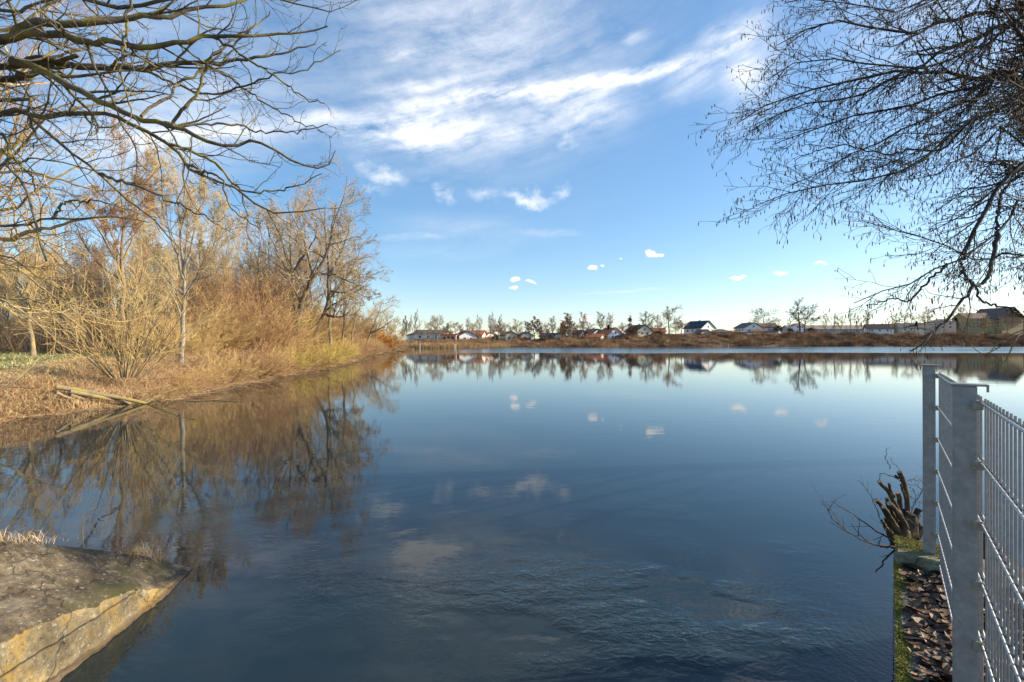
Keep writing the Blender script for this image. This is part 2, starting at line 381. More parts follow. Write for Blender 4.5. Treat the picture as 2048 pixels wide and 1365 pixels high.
# concentric rings off the stump
wv_ = nt.nodes.new('ShaderNodeTexWave'); wv_.wave_type = 'RINGS'; wv_.rings_direction = 'SPHERICAL'; wv_.inputs['Scale'].default_value = 5.2; wv_.inputs['Distortion'].default_value = 7.0; wv_.inputs['Detail'].default_value = 3; wv_.inputs['Detail Scale'].default_value = 1.6
nt.links.new(mapping(nt, p, (1, 1, 1), (-3.1, -3.4, 0)), wv_.inputs['Vector'])
h1 = noise(nt, mapping(nt, p, (9, 15, 1), rot=(0, 0, R(20))), 1.0, 3, .5, .9)
h2 = noise(nt, mapping(nt, p, (3.2, 5.5, 1), rot=(0, 0, R(-10))), 1.0, 3, .5, .4)
h3 = noise(nt, mapping(nt, p, (.5, 1.5, 1)), 1.0, 3, .5)
hh = mth(nt, 'MULTIPLY', h1, mth(nt, 'MULTIPLY_ADD', rip, .0065, .00012))
hh = mth(nt, 'ADD', hh, mth(nt, 'MULTIPLY', h2, mth(nt, 'MULTIPLY_ADD', rip, .009, .0006)))
hh = mth(nt, 'ADD', hh, mth(nt, 'MULTIPLY', h3, .002))
hh = mth(nt, 'ADD', hh, mth(nt, 'MULTIPLY', wv_.outputs['Fac'], mth(nt, 'MULTIPLY', shore, .0005)))
bp = nt.nodes.new('ShaderNodeBump'); bp.inputs['Strength'].default_value = 1; bp.inputs['Distance'].default_value = 1
nt.links.new(hh, bp.inputs['Height']); nt.links.new(bp.outputs[0], b.inputs['Normal'])
nt.links.new(mth(nt, 'MULTIPLY_ADD', band, .24, .014), b.inputs['Roughness'])
wx = 3000
tag(obj('lake_water', make_mesh('lake_water', np.array([(-wx, -500, 0), (wx, -500, 0), (wx, 2500, 0), (-wx, 2500, 0)], float), [[(0, 1, 2, 3)]]), m), kind='structure')

exec_parts = True
# ------------------------------------------------------------------ generic bare trees
def tree_parts(seed, H, r0, kind='ash', dens=1.0, tw=.008, levels=4, trunks=None):
    """returns (thick tubes, fine tubes) as lists of (points, radii, sides)"""
    rng = np.random.default_rng(seed)
    K = 14
    if trunks is None:
        t = np.linspace(0, 1, K); p = np.zeros((K, 3)); p[:, 2] = t*H
        p[:, :2] += np.cumsum(rng.normal(size=(K, 2))*H*.010, 0); T = p[None]
        rad = (r0*(1-t)**.8+r0*.04)[None]; rad[:, 0] *= 1.35
    else:
        T = np.stack([smooth_line(q[0], K, rng, H*.004) for q in trunks])
        rad = np.stack([np.linspace(1, .12, K)**1.1*q[1] for q in trunks]); rad[:, 0] *= 1.25
    if kind == 'ash': a1, l1, t0, tp1, a2, tp2, n1 = 38, .42, .28, .10, 34, .10, 13
    elif kind == 'oak': a1, l1, t0, tp1, a2, tp2, n1 = 58, .62, .25, .04, 45, .05, 11
    elif kind == 'poplar': a1, l1, t0, tp1, a2, tp2, n1 = 30, .45, .2, .18, 28, .13, 16
    elif kind == 'wood': a1, l1, t0, tp1, a2, tp2, n1 = 42, .26, .35, .10, 40, .08, 13
    nper = max(2, int(n1*(1 if T.shape[0] == 1 else .75)))
    A, ar = spawn(rng, T, rad, 0, t0, .97, a1, l1, 9, .10, (0, 0, tp1), .55, .25, tw*1.4, n=nper, fall=.55)
    B, br = spawn(rng, A, ar, 0, .18, 1, a2, .5, 7, .13, (0, 0, tp2), .55, .3, tw*1.1, n=int(9*dens))
    out1 = [(T, rad, 8), (A, ar, 5)]; out2 = [(B, br, 4 if levels > 3 else 3)]
    C, cr = spawn(rng, B, br, 0, .12, 1, 36, .5, 5, .16, (0, 0, tp2), .6, .4, tw, n=int(7*dens))
    out2.append((C, cr, 3))
    if levels > 3:
        E, er = spawn(rng, C, cr, 0, .1, 1, 38, .5, 4, .18, (0, 0, tp2), .6, .5, tw*.75, n=int(5*dens), lmin=.12)
        out2.append((E, er, 3))
    return out1, out2
def parts_mesh(name, parts):
    b = MB()
    for p, r, s in parts: b.add(*[(v if i == 0 else [v]) for i, v in enumerate(tubes(p, r, s))])
    return b.mesh(name, True)
def near_tree(name, label, cat, loc, proto, mt, mc, group=None, rz=0.0, scale=(1, 1, 1)):
    e = empty(name, loc, rz); e.scale = scale
    tag(e, label, cat, group)
    t = obj('trunk', proto[0], None, e); c = obj('crown', proto[1], None, e)
    for o, m_ in ((t, mt), (c, mc)):
        if len(o.data.materials) == 0: o.data.materials.append(m_)
        o.material_slots[0].link = 'OBJECT'; o.material_slots[0].material = m_
    return e
def proto(seed, H, r0, **k):
    a, b_ = tree_parts(seed, H, r0, **k); return parts_mesh('trunk', a), parts_mesh('crown', b_)
def shrub_parts(seed, H, nst, spread=.8, tw=.006, arch=-.03, n2=10, n3=5, r=.02):
    rng = np.random.default_rng(seed); K = 9
    a = rng.uniform(0, 2*np.pi, nst); s = rng.uniform(.05, spread, nst)
    d = nrm(np.stack([np.cos(a)*s, np.sin(a)*s, np.ones(nst)], 1)); L = H*rng.uniform(.5, 1.1, nst)
    p = np.zeros((nst, K, 3)); p[:, 0, 0] = np.cos(a)*s*H*.12; p[:, 0, 1] = np.sin(a)*s*H*.12
    for j in range(1, K):
        p[:, j] = p[:, j-1]+d*(L/(K-1))[:, None]; d = nrm(d+rng.normal(size=(nst, 3))*.07+np.array([0, 0, arch]))
    rd = np.linspace(1, .3, K)[None]*(r*rng.uniform(.6, 1.2, nst))[:, None]
    B, br = spawn(rng, p, rd, 0, .12, 1, 32, .42, 6, .12, (0, 0, .05), .6, .4, tw*1.2, n=n2)
    C, cr = spawn(rng, B, br, 0, .1, 1, 35, .5, 4, .16, (0, 0, .03), .6, .5, tw, n=n3)
    return [(p, rd, 4)], [(B, br, 3), (C, cr, 3)]

def gz(x, y): return float(hfun(np.array(float(x)), np.array(float(y))))
def at(px, d): x = (px-HX)/F*d; return (x, d, gz(x, d)-.05)

# --- the trees that stand out on the left bank
def world_trunk(pts, base, r): return (np.array([P(*q) for q in pts])-np.array(base), r)
# pale slender tree right of the coppiced shrub
b0 = at(362, 24)
near_tree('bare_tree', 'tall pale-barked bare tree with upswept branches just right of the many-stemmed shrub', 'tree', b0,
    proto(11, 11.0, .13, kind='poplar', tw=.0085, trunks=[world_trunk([(362, 735, 24), (366, 660, 24), (366, 600, 24), (368, 545, 24), (364, 470, 24), (352, 390, 24), (345, 345, 24)], b0, .13),
        world_trunk([(368, 548, 24), (385, 480, 24.3), (392, 420, 24.6), (398, 372, 24.8)], b0, .07), world_trunk([(367, 560, 24), (340, 470, 23.5), (318, 400, 23), (305, 340, 22.8)], b0, .065),
        world_trunk([(366, 600, 24), (410, 520, 23), (445, 470, 22.5), (470, 450, 22.3)], b0, .055), world_trunk([(366, 590, 24), (335, 560, 25), (300, 500, 25.6), (285, 450, 26)], b0, .05)]), M['palebark'], M['paletwig'])
b0 = at(243, 20)
near_tree('bare_tree', 'tall straight bare tree rising out of the middle of the many-stemmed shrub', 'tree', b0,
    proto(12, 9.6, .12, kind='ash', tw=.008, trunks=[world_trunk([(246, 745, 20), (245, 680, 20), (245, 600, 20), (243, 530, 20), (247, 460, 20), (243, 400, 20), (240, 322, 20)], b0, .13),
        world_trunk([(244, 560, 20), (225, 500, 19.6), (205, 450, 19.3), (195, 400, 19)], b0, .05), world_trunk([(245, 520, 20), (265, 470, 20.4), (275, 420, 20.7), (278, 380, 21)], b0, .05)]), M['goldlimb'], M['goldtwig'])
b0 = at(585, 43)
near_tree('leaning_tree', 'big leaning bare tree with a pale lower trunk forking high over the bank thicket', 'tree', b0,
    proto(13, 15, .3, kind='oak', tw=.014, trunks=[world_trunk([(583, 692, 43), (592, 650, 43), (603, 605, 43), (618, 570, 43), (632, 545, 43), (655, 500, 43), (665, 450, 43), (672, 405, 43)], b0, .34),
        world_trunk([(592, 650, 43), (587, 600, 43.5), (583, 545, 44), (582, 500, 44.3), (580, 455, 44.5), (578, 405, 45)], b0, .22),
        world_trunk([(583, 548, 44), (605, 515, 43.5), (625, 485, 43), (638, 450, 42.5)], b0, .15),
        world_trunk([(630, 548, 43), (665, 550, 42), (700, 565, 41), (728, 575, 40.5)], b0, .13), world_trunk([(582, 550, 44), (560, 520, 44.5), (540, 470, 45), (530, 430, 45)], b0, .12)]), M['darkbark'], M['paletwig'])
b0 = at(636, 50)
near_tree('leaning_tree', 'wide bare tree with a dark low limb reaching right over the water', 'tree', b0,
    proto(14, 15, .28, kind='oak', tw=.014, trunks=[world_trunk([(632, 690, 50), (638, 650, 50), (648, 628, 50), (658, 580, 50), (655, 520, 50), (650, 460, 50), (648, 410, 50)], b0, .26),
        world_trunk([(648, 628, 50), (668, 635, 49), (685, 632, 48), (705, 618, 47.5)], b0, .17), world_trunk([(658, 582, 50), (690, 585, 50), (715, 575, 49), (735, 580, 48)], b0, .13),
        world_trunk([(656, 560, 50), (680, 510, 50), (695, 470, 50), (700, 430, 50)], b0, .15), world_trunk([(655, 600, 50), (690, 560, 51), (712, 520, 52), (720, 480, 52)], b0, .12)]), M['darkbark'], M['paletwig'])
b0 = at(733, 84)
near_tree('bare_tree', 'small bare tree leaning right over the water left of the last bushes of the bank', 'tree', b0,
    proto(15, 9, .2, kind='oak', tw=.02, levels=3, trunks=[world_trunk([(733, 692, 84), (740, 668, 84), (752, 640, 84), (762, 612, 84), (768, 596, 84)], b0, .2), world_trunk([(740, 668, 84), (765, 655, 84), (785, 640, 83), (797, 632, 83)], b0, .15)]), M['woodbark'], M['paletwig'])
# --- generic stock
ASH = proto(21, 12, .16, kind='ash', tw=.011)
OAK = proto(22, 12, .19, kind='oak', tw=.011)
POP = proto(23, 13, .14, kind='poplar', tw=.011)
WD1 = proto(24, 10, .11, kind='wood', tw=.011, levels=3, dens=1.45)
WD2 = proto(25, 10, .13, kind='wood', tw=.011, levels=3, dens=1.45)
WD3 = proto(26, 10, .09, kind='ash', tw=.010, levels=3, dens=1.4)
rr = random.Random(5)
b0 = (-17.5, 14.0, 1.1)
near_tree('bare_tree', 'bare tree with golden branches at the left edge, below the dark overhanging limbs', 'tree', b0, proto(31, 12, .2, kind='oak', tw=.0065, dens=1.15), M['goldlimb'], M['goldtwig'])
near_tree('bare_tree', 'bare yellowish tree at the far left edge of the meadow, in front of the wood', 'tree', at(60, 26), ASH, M['goldlimb'], M['goldtwig'], scale=(.75, .75, .72))
# trees in and behind the thicket; each told apart by its neighbour
for px, d, pr, h, lab, mats in (
    (455, 38, POP, .80, 'slim bare tree in the thicket halfway between the pale tree and the leaning tree', ('woodbark', 'paletwig')),
    (505, 44, ASH, .98, 'bare tree in the thicket just left of the big leaning tree', ('goldlimb', 'paletwig')),
    (545, 52, POP, 1.08, 'bare upright tree directly behind the left fork of the big leaning tree', ('woodbark', 'paletwig')),
    (615, 56, POP, 1.28, 'tallest bare tree behind the fork of the two leaning trees', ('woodbark', 'paletwig')),
    (652, 58, ASH, 1.42, 'bare tree with a dense tan crown behind the wide low-limbed tree', ('woodbark', 'paletwig')),
    (690, 60, POP, 1.18, 'bare tan tree forming the right edge of the tall thicket against the sky', ('woodbark', 'paletwig')),
    (705, 66, OAK, .85, 'low spreading bare tree under the right edge of the tall thicket', ('woodbark', 'goldtwig')),
    (400, 34, ASH, .62, 'small bare tree in the thicket right beside the pale slender tree', ('goldlimb', 'goldtwig')),
    (300, 30, POP, .62, 'thin bare tree between the straight tree and the pale slender tree', ('woodbark', 'paletwig')),
    (772, 112, ASH, .82, 'bare rounded tree at the tip of the left bank beside the yellow bush', ('woodbark', 'paletwig')),
    (792, 135, OAK, .72, 'last low bare tree at the tip of the left bank', ('woodbark', 'paletwig')),
    (748, 98, POP, .66, 'slender bare tree behind the yellow bush on the left bank', ('woodbark', 'paletwig'))):
    near_tree('bare_tree', lab, 'tree', at(px, d), pr, M[mats[0]], M[mats[1]], rz=rr.uniform(0, 6.28), scale=(h, h, h), group='bare trees along the left bank')
# the wood behind the meadow and the thicket
kk = 0
for row, (d0, n, hs_) in enumerate(((38, 17, .92), (44, 20, 1.0), (52, 24, 1.15), (64, 24, 1.35), (82, 22, 1.65), (104, 20, 1.95))):
    for i in range(n):
        px = -60+(i+rr.uniform(.1, .9))*(720-row*10)/n
        d = d0*rr.uniform(.95, 1.08)*(1 if px < 420 else 1.15)
        if (px-HX)/F*d > np.interp(d, LS[:, 0], LS[:, 1])-3: continue
        s = hs_*rr.uniform(.8, 1.08)*(1.0 if px < 300 else 1.05)
        lab = 'bare brown tree in the front row of the wood behind the meadow' if row == 0 else 'bare brown tree deep in the wood behind the meadow'
        near_tree('wood_tree', lab, 'tree', at(px, d), (WD1, WD2, WD3)[kk % 3], M['woodbark'], M['woodtwig'], group='front trees of the wood' if row == 0 else 'trees deep in the wood', rz=rr.uniform(0, 6.28), scale=(s, s, s)); kk += 1

# --- shrubs
cp = shrub_parts(41, 4.5, 36, 1.05, .007, .0, 9, 4, .026)
near_tree('coppiced_shrub', 'large many-stemmed bare shrub fanning out from the dry bank beside the meadow', 'shrub', (W(250, 752, .95)[0], W(250, 752, .95)[1], .9), (parts_mesh('stems', cp[0]), parts_mesh('twigs', cp[1])), M['goldlimb'], M['goldtwig'])
for i, s in enumerate((42, 43, 44)):
    pass
SH = []
for i, (s, H, n_, spd) in enumerate(((42, 3.2, 46, 1.2), (43, 3.6, 42, .8), (44, 2.4, 60, 1.6))):
    a_, b_ = shrub_parts(s, H, n_, spd, .0085, -.04, 10, 6, .014)
    SH.append((parts_mesh('stems', a_), parts_mesh('twigs', b_)))
cnt = 0
for i in range(84):
    f = i/83
    y = 17.5+f**1.5*100; xsh = np.interp(y, LS[:, 0], LS[:, 1])
    inl = (-.05, 3.0, 6.5)[i % 3]*rr.uniform(.6, 1.25)*(1+f*.5)
    x = xsh-inl; y += rr.uniform(-.8, .8)
    s = (.75, 1.1, 1.45)[i % 3]*rr.uniform(.8, 1.15)*(1+f*.85)
    px = HX+x/y*F
    if px < 335 or (98 < y < 125 and i % 3 == 0): continue
    if px < 420: s *= .6
    if 560 < px < 700 and i % 3 == 2: s *= .7
    wl = 560 < px < 690 and i % 3 == 0
    lab, g = (('yellow-green bare bush hanging to the water below the leaning trees', 'yellow bushes at the water') if wl else
              ('bare reddish-gold bush at the water edge of the left thicket', 'water-edge bushes of the thicket') if i % 3 == 0 else
              ('bare golden-brown bush inside the left bank thicket', 'inner bushes of the thicket'))
    near_tree('bare_bush', lab, 'bush', (x, y, gz(x, y)-.05), SH[(2, 0, 1)[i % 3]], M['willow'] if wl else M['bramble'], M['willow'] if wl else M['bramble' if i % 3 != 1 else 'goldtwig'], group=g, rz=rr.uniform(0, 6.28), scale=(s, s, s*.95))
for px, d, s, lab in ((761, 110, 1.75, 'round orange-yellow bush at the water near the tip of the left bank'),):
    x, y, z = at(px, d); x = np.interp(y, LS[:, 0], LS[:, 1])-.1
    oa, ob = shrub_parts(47, 3.0, 90, 1.25, .016, -.05, 10, 5, .022)
    near_tree('willow_bush', lab, 'bush', (x, y, gz(x, y)-.05), (parts_mesh('stems', oa), parts_mesh('twigs', ob)), M['osier'], M['osier'], scale=(s*1.1, s*1.1, s*1.25))

# ================================================================== left bank: grass, undergrowth, logs
def blades(rng, base, h, lean, w, droop=.35):
    """one bent blade (two quads) per base point"""
    n = len(base); a = rng.uniform(0, 2*np.pi, n); dx = np.stack([np.cos(a), np.sin(a), np.zeros(n)], 1)
    b_ = rng.uniform(0, 2*np.pi, n); ld = np.stack([np.cos(b_), np.sin(b_), np.zeros(n)], 1)*lean[:, None]
    hh = h[:, None]; up = np.array([0, 0, 1.])
    p0 = base; p1 = base+up*hh*.55+ld*hh*.35; p2 = base+up*hh*(1-droop*lean[:, None])+ld*hh
    ww = w[:, None]*dx*.5
    V = np.stack([p0-ww, p0+ww, p1-ww*.8, p1+ww*.8, p2-ww*.15, p2+ww*.15], 1).reshape(-1, 3)
    i = np.arange(n)[:, None]*6
    return V, np.concatenate([i+np.array([[0, 1, 3, 2]]), i+np.array([[2, 3, 5, 4]])])
def island_mat(name, stops, rough=.9, sheen=0):
    m, nt, b = mat(name); g = nt.nodes.new('ShaderNodeNewGeometry')
    nt.links.new(ramp(nt, g.outputs['Random Per Island'], stops).outputs[0], b.inputs['Base Color']); b.inputs['Roughness'].default_value = rough
    return m
M['dry'] = island_mat('dry_grass', [(0, (.30, .18, .08)), (.35, (.54, .37, .18)), (.7, (.60, .43, .23)), (1, (.72, .56, .35))])
M['meadow'] = island_mat('meadow_grass', [(0, (.13, .15, .04)), (.45, (.26, .26, .08)), (.7, (.52, .46, .20)), (1, (.56, .46, .24))])
M['tangle'] = island_mat('bramble_tangle', [(0, (.22, .12, .065)), (.4, (.42, .25, .13)), (.75, (.62, .42, .22)), (1, (.74, .58, .32))])
rng = np.random.default_rng(77)
def bank_pts(rng, n, y0, y1, s0, s1, pw=1.0):
    y = y0+(y1-y0)*rng.random(n)**pw; s = s0+(s1-s0)*rng.random(n)
    x = np.interp(y, LS[:, 0], LS[:, 1])-s/.85
    return np.stack([x, y, hfun(x, y)-.02], 1)
bp_ = np.concatenate([bank_pts(rng, 42000, 10.5, 24, .15, 4.5), bank_pts(rng, 9000, 24, 70, .1, 4)])
n = len(bp_); sc_ = 1+(bp_[:, 1]-12)/40
h_ = rng.uniform(.10, .40, n)*sc_
sin_ = (np.interp(bp_[:, 1], LS[:, 0], LS[:, 1])-bp_[:, 0])*.85
h_ = h_*np.where((bp_[:, 1] < 19) & (sin_ > 1.9), .35, 1)
v, f = blades(rng, bp_, h_, rng.uniform(.3, 1.3, n), .012*sc_)
tag(obj('dry_grass', make_mesh('dry_grass', v, [f], False), M['dry']), 'dry tan grass and stalks covering the slope of the left bank', 'grass', kind='stuff')
mp = bank_pts(rng, 26000, 13, 42, 4.0, 24)
n = len(mp); h_ = rng.uniform(.04, .16, n)*(1+mp[:, 1]/50)
v, f = blades(rng, mp, h_, rng.uniform(.2, .8, n), np.full(n, .02)*(1+mp[:, 1]/40))
tag(obj('meadow_grass', make_mesh('meadow_grass', v, [f], False), M['meadow']), 'short green and straw coloured grass of the meadow strip on the left', 'grass', kind='stuff')
# tangle of arching bramble canes
tp = np.concatenate([bank_pts(rng, 3400, 12.2, 18, -.25, 1.9), bank_pts(rng, 7600, 17, 44, -.85, 2.6, 1.1), bank_pts(rng, 4200, 44, 150, -1.6, 3)])
ls_ = (np.interp(tp[:, 1], LS[:, 0], LS[:, 1])-tp[:, 0])*.85
tp = tp[~((tp[:, 1] > 14.3) & (tp[:, 1] < 17.2) & (ls_ < 1.0) & (rng.random(len(tp)) < .8))]
n = len(tp); sz = 1+np.clip(tp[:, 1]-14, 0, 200)/28
a = rng.uniform(0, 2*np.pi, n); d = nrm(np.stack([np.cos(a)*.9+.25, np.sin(a)*.9-.2, rng.uniform(.4, 1.5, n)], 1)); L = rng.uniform(.35, 1.1, n)*sz*np.where(tp[:, 0]/tp[:, 1]*F+HX < 290, .5, 1)
pt = np.zeros((n, 6, 3)); pt[:, 0] = tp
for j in range(1, 6):
    pt[:, j] = pt[:, j-1]+d*(L/5)[:, None]; d = nrm(d+rng.normal(size=(n, 3))*.12+np.array([0, 0, -.3]))
pt[:, :, 2] = np.maximum(pt[:, :, 2], .01)
rd = (np.linspace(1, .4, 6)[None]*.006*sz[:, None])
b_, br = spawn(rng, pt, rd, 0, .2, 1, 45, .4, 4, .15, (0, 0, -.08), .6, .5, .0045, n=4)
br = br*np.repeat(sz, 4)[:, None]**.8
mb = MB()
for q, r_, s_ in ((pt, rd, 3), (b_, br, 3)):
    v, f = tubes(q, r_, s_); mb.add(v, [f])
tag(mb.build('undergrowth', M['tangle'], smooth=True), 'reddish-brown tangle of brambles and dead stems along the left waterline', 'undergrowth', kind='stuff')
# understory of the wood
ux = rng.uniform(-90, -14, 22000); uy = rng.uniform(34, 96, 22000)
k_ = ux < np.interp(uy, LS[:, 0], LS[:, 1])-2.5; ux, uy = ux[k_], uy[k_]; n = len(ux)
pt = np.zeros((n, 4, 3)); pt[:, 0] = np.stack([ux, uy, hfun(ux, uy)-.05], 1); a = rng.uniform(0, 2*np.pi, n)
d = nrm(np.stack([np.cos(a)*.5, np.sin(a)*.5, np.ones(n)], 1)); L = rng.uniform(.6, 2.8, n)*(1+(uy-34)/24)
for j in range(1, 4):
    pt[:, j] = pt[:, j-1]+d*(L/3)[:, None]; d = nrm(d+rng.normal(size=(n, 3))*.16)
rd = np.linspace(1, .4, 4)[None]*rng.uniform(.012, .024, n)[:, None]
b_, br = spawn(rng, pt, rd, 0, .2, 1, 42, .45, 3, .15, (0, 0, .05), .6, .5, .010, n=5)
mb = MB()
for q, r_ in ((pt, rd), (b_, br)):
    v, f = tubes(q, r_, 3); mb.add(v, [f])
M['under'] = island_mat('understory_stems', [(0, (.13, .085, .05)), (.5, (.28, .18, .10)), (1, (.44, .31, .17))])
tag(mb.build('understory', M['under'], smooth=True), 'low brown understory of saplings between the trunks of the wood', 'undergrowth', kind='stuff')

def px_line(pts, K, rng=None, jit=0): return smooth_line([P(*q) for q in pts], K, rng, jit)
def log(name, label, pts, r0, r1, m_, group=None, sub=None, cat='log', cap=True):
    c = px_line(pts, 12, rng, r0*.08)[None]; r_ = np.linspace(r0, r1, 12)[None]
    v, f = tubes(c, r_, 9); mb = MB().add(v, [f]); mb.add(v[:9], [[tuple(range(8, -1, -1))]]); mb.add(v[-9:], [[tuple(range(9))]])
    o = mb.build(name, m_, smooth=True)
    return tag(o, label, cat, group)
M['log'] = bark('weathered_log', (.16, .12, .075), (.38, .30, .19), (.33, .28, .07), .45, 5)
log('fallen_log', 'longest of the weathered trunks sliding from the left bank into the water', [(112, 774, 14.7), (212, 791, 15.6), (296, 808, 16.4)], .085, .055, M['log'], 'fallen trunks on the left bank')
log('fallen_log', 'yellowish trunk lying just under the longest one, its end in the water', [(140, 783, 14.8), (212, 797, 15.6), (262, 808.5, 16.3)], .07, .06, M['log'], 'fallen trunks on the left bank')
log('fallen_log', 'short dark-sided trunk lowest on the bank beside the water', [(140, 790, 14.8), (190, 804, 15.5), (226, 812, 15.9)], .07, .06, M['log'], 'fallen trunks on the left bank')
log('fallen_log', 'thin broken trunk nearest the camera, half buried in dead stems', [(112, 786, 14.4), (150, 801, 14.9), (188, 816, 15.5)], .05, .04, M['log'], 'fallen trunks on the left bank')
def branch_thing(name, label, lines, m_, cat='branch', dens=3, lr=.3, lmax=.6, group=None, S=5, tw=.004, trop=(0, 0, .04)):
    mb = MB()
    for pts, r0, r1 in lines:
        c = px_line(pts, 14, rng, r0*.2)[None]; rd = np.linspace(r0, r1, 14)[None]
        v, f = tubes(c, rd, S); mb.add(v, [f])
        B, br = spawn(rng, c, rd, dens, .15, 1, 42, lr, 6, .14, trop, .6, .4, tw, lmax=lmax)
        v, f = tubes(B, br, 3); mb.add(v, [f])
        C, cr = spawn(rng, B, br, dens*1.6, .2, 1, 40, .45, 4, .15, trop, .6, .5, tw*.8, lmax=lmax*.5)
        v, f = tubes(C, cr, 3); mb.add(v, [f])
    return tag(mb.build(name, m_, smooth=True), label, cat, group)
branch_thing('fallen_branch', 'yellow-lichened branch rising out of the water at the end of the longest fallen trunk', [
    ([(292, 808, 16.4), (311, 794, 16.5), (349, 779, 16.8), (390, 766, 17)], .02, .008), ([(292, 808, 16.4), (324, 799, 16.2), (361, 788, 16), (402, 784, 15.8)], .018, .007)], M['willow'])
branch_thing('floating_branch', 'dark forked branch lying on the water right of the fallen trunks', [
    ([(372, 803, 17.0), (436, 800.5, 17.3), (488, 799, 17.3)], .018, .008), ([(430, 801, 17.3), (446, 795, 17.6), (476, 791, 17.8)], .012, .006)], M['woodbark'])
branch_thing('fallen_branch', 'grey dead branches slanting up from the lower left edge over the meadow', [
    ([(-40, 806, 11.5), (20, 770, 12), (75, 727, 12.6), (118, 708, 13)], .04, .01), ([(-30, 780, 11.5), (37, 752, 12), (85, 722, 12.6), (148, 700, 13)], .022, .006)], M['darkbark'], dens=1.5)

# ================================================================== overhanging tree, upper left
def traced_tree(name, label, trunk_pts, trunk_r, limbs, mt, mlimb, mtwig, specs, seed, extra=None, cat='tree'):
    rng = np.random.default_rng(seed)
    root = empty(name, trunk_pts[0]); tag(root, label, cat)
    off = np.array(trunk_pts[0])
    K = 16; c = smooth_line(trunk_pts, K, rng, .02)[None]; rd = np.linspace(trunk_r, trunk_r*.3, K)[None]; rd[:, 0] *= 1.3
    v, f = tubes(c-off, rd, 12); MB().add(v, [f]).build('trunk', mt, root, smooth=True)
    K = 30; LP = []; LR = []
    for pts, r0, r1 in limbs:
        w = [np.array(q[1]) if q[0] == 'w' else P(*q) for q in pts]
        LP.append(smooth_line(w, K, rng, .012)); LR.append(np.linspace(1, 0, K)**.9*(r0-r1)+r1)
    LP = np.stack(LP); LR = np.stack(LR)
    LR = LR*(1+rng.normal(size=LR.shape)*.04)
    v, f = tubes(LP-off, LR, 8); MB().add(v, [f]).build('limbs', mlimb, root, smooth=True)
    mb = MB(); cur, cr = LP, LR; last = None
    allb = []
    for sp_ in specs:
        cur, cr = spawn(rng, cur, cr, **sp_); allb.append((cur, cr))
        v, f = tubes(cur-off, cr, 4 if sp_ is specs[0] else 3); mb.add(v, [f])
    tw_ = mb.build('twigs', mtwig, root, smooth=True)
    return root, off, allb, rng
T1 = (-9.2, 4.6, .8)
j1 = ('w', (-9.1, 4.9, 5.0)); j2 = ('w', (-9.0, 4.9, 6.2)); j3 = ('w', (-9.1, 4.8, 3.6))
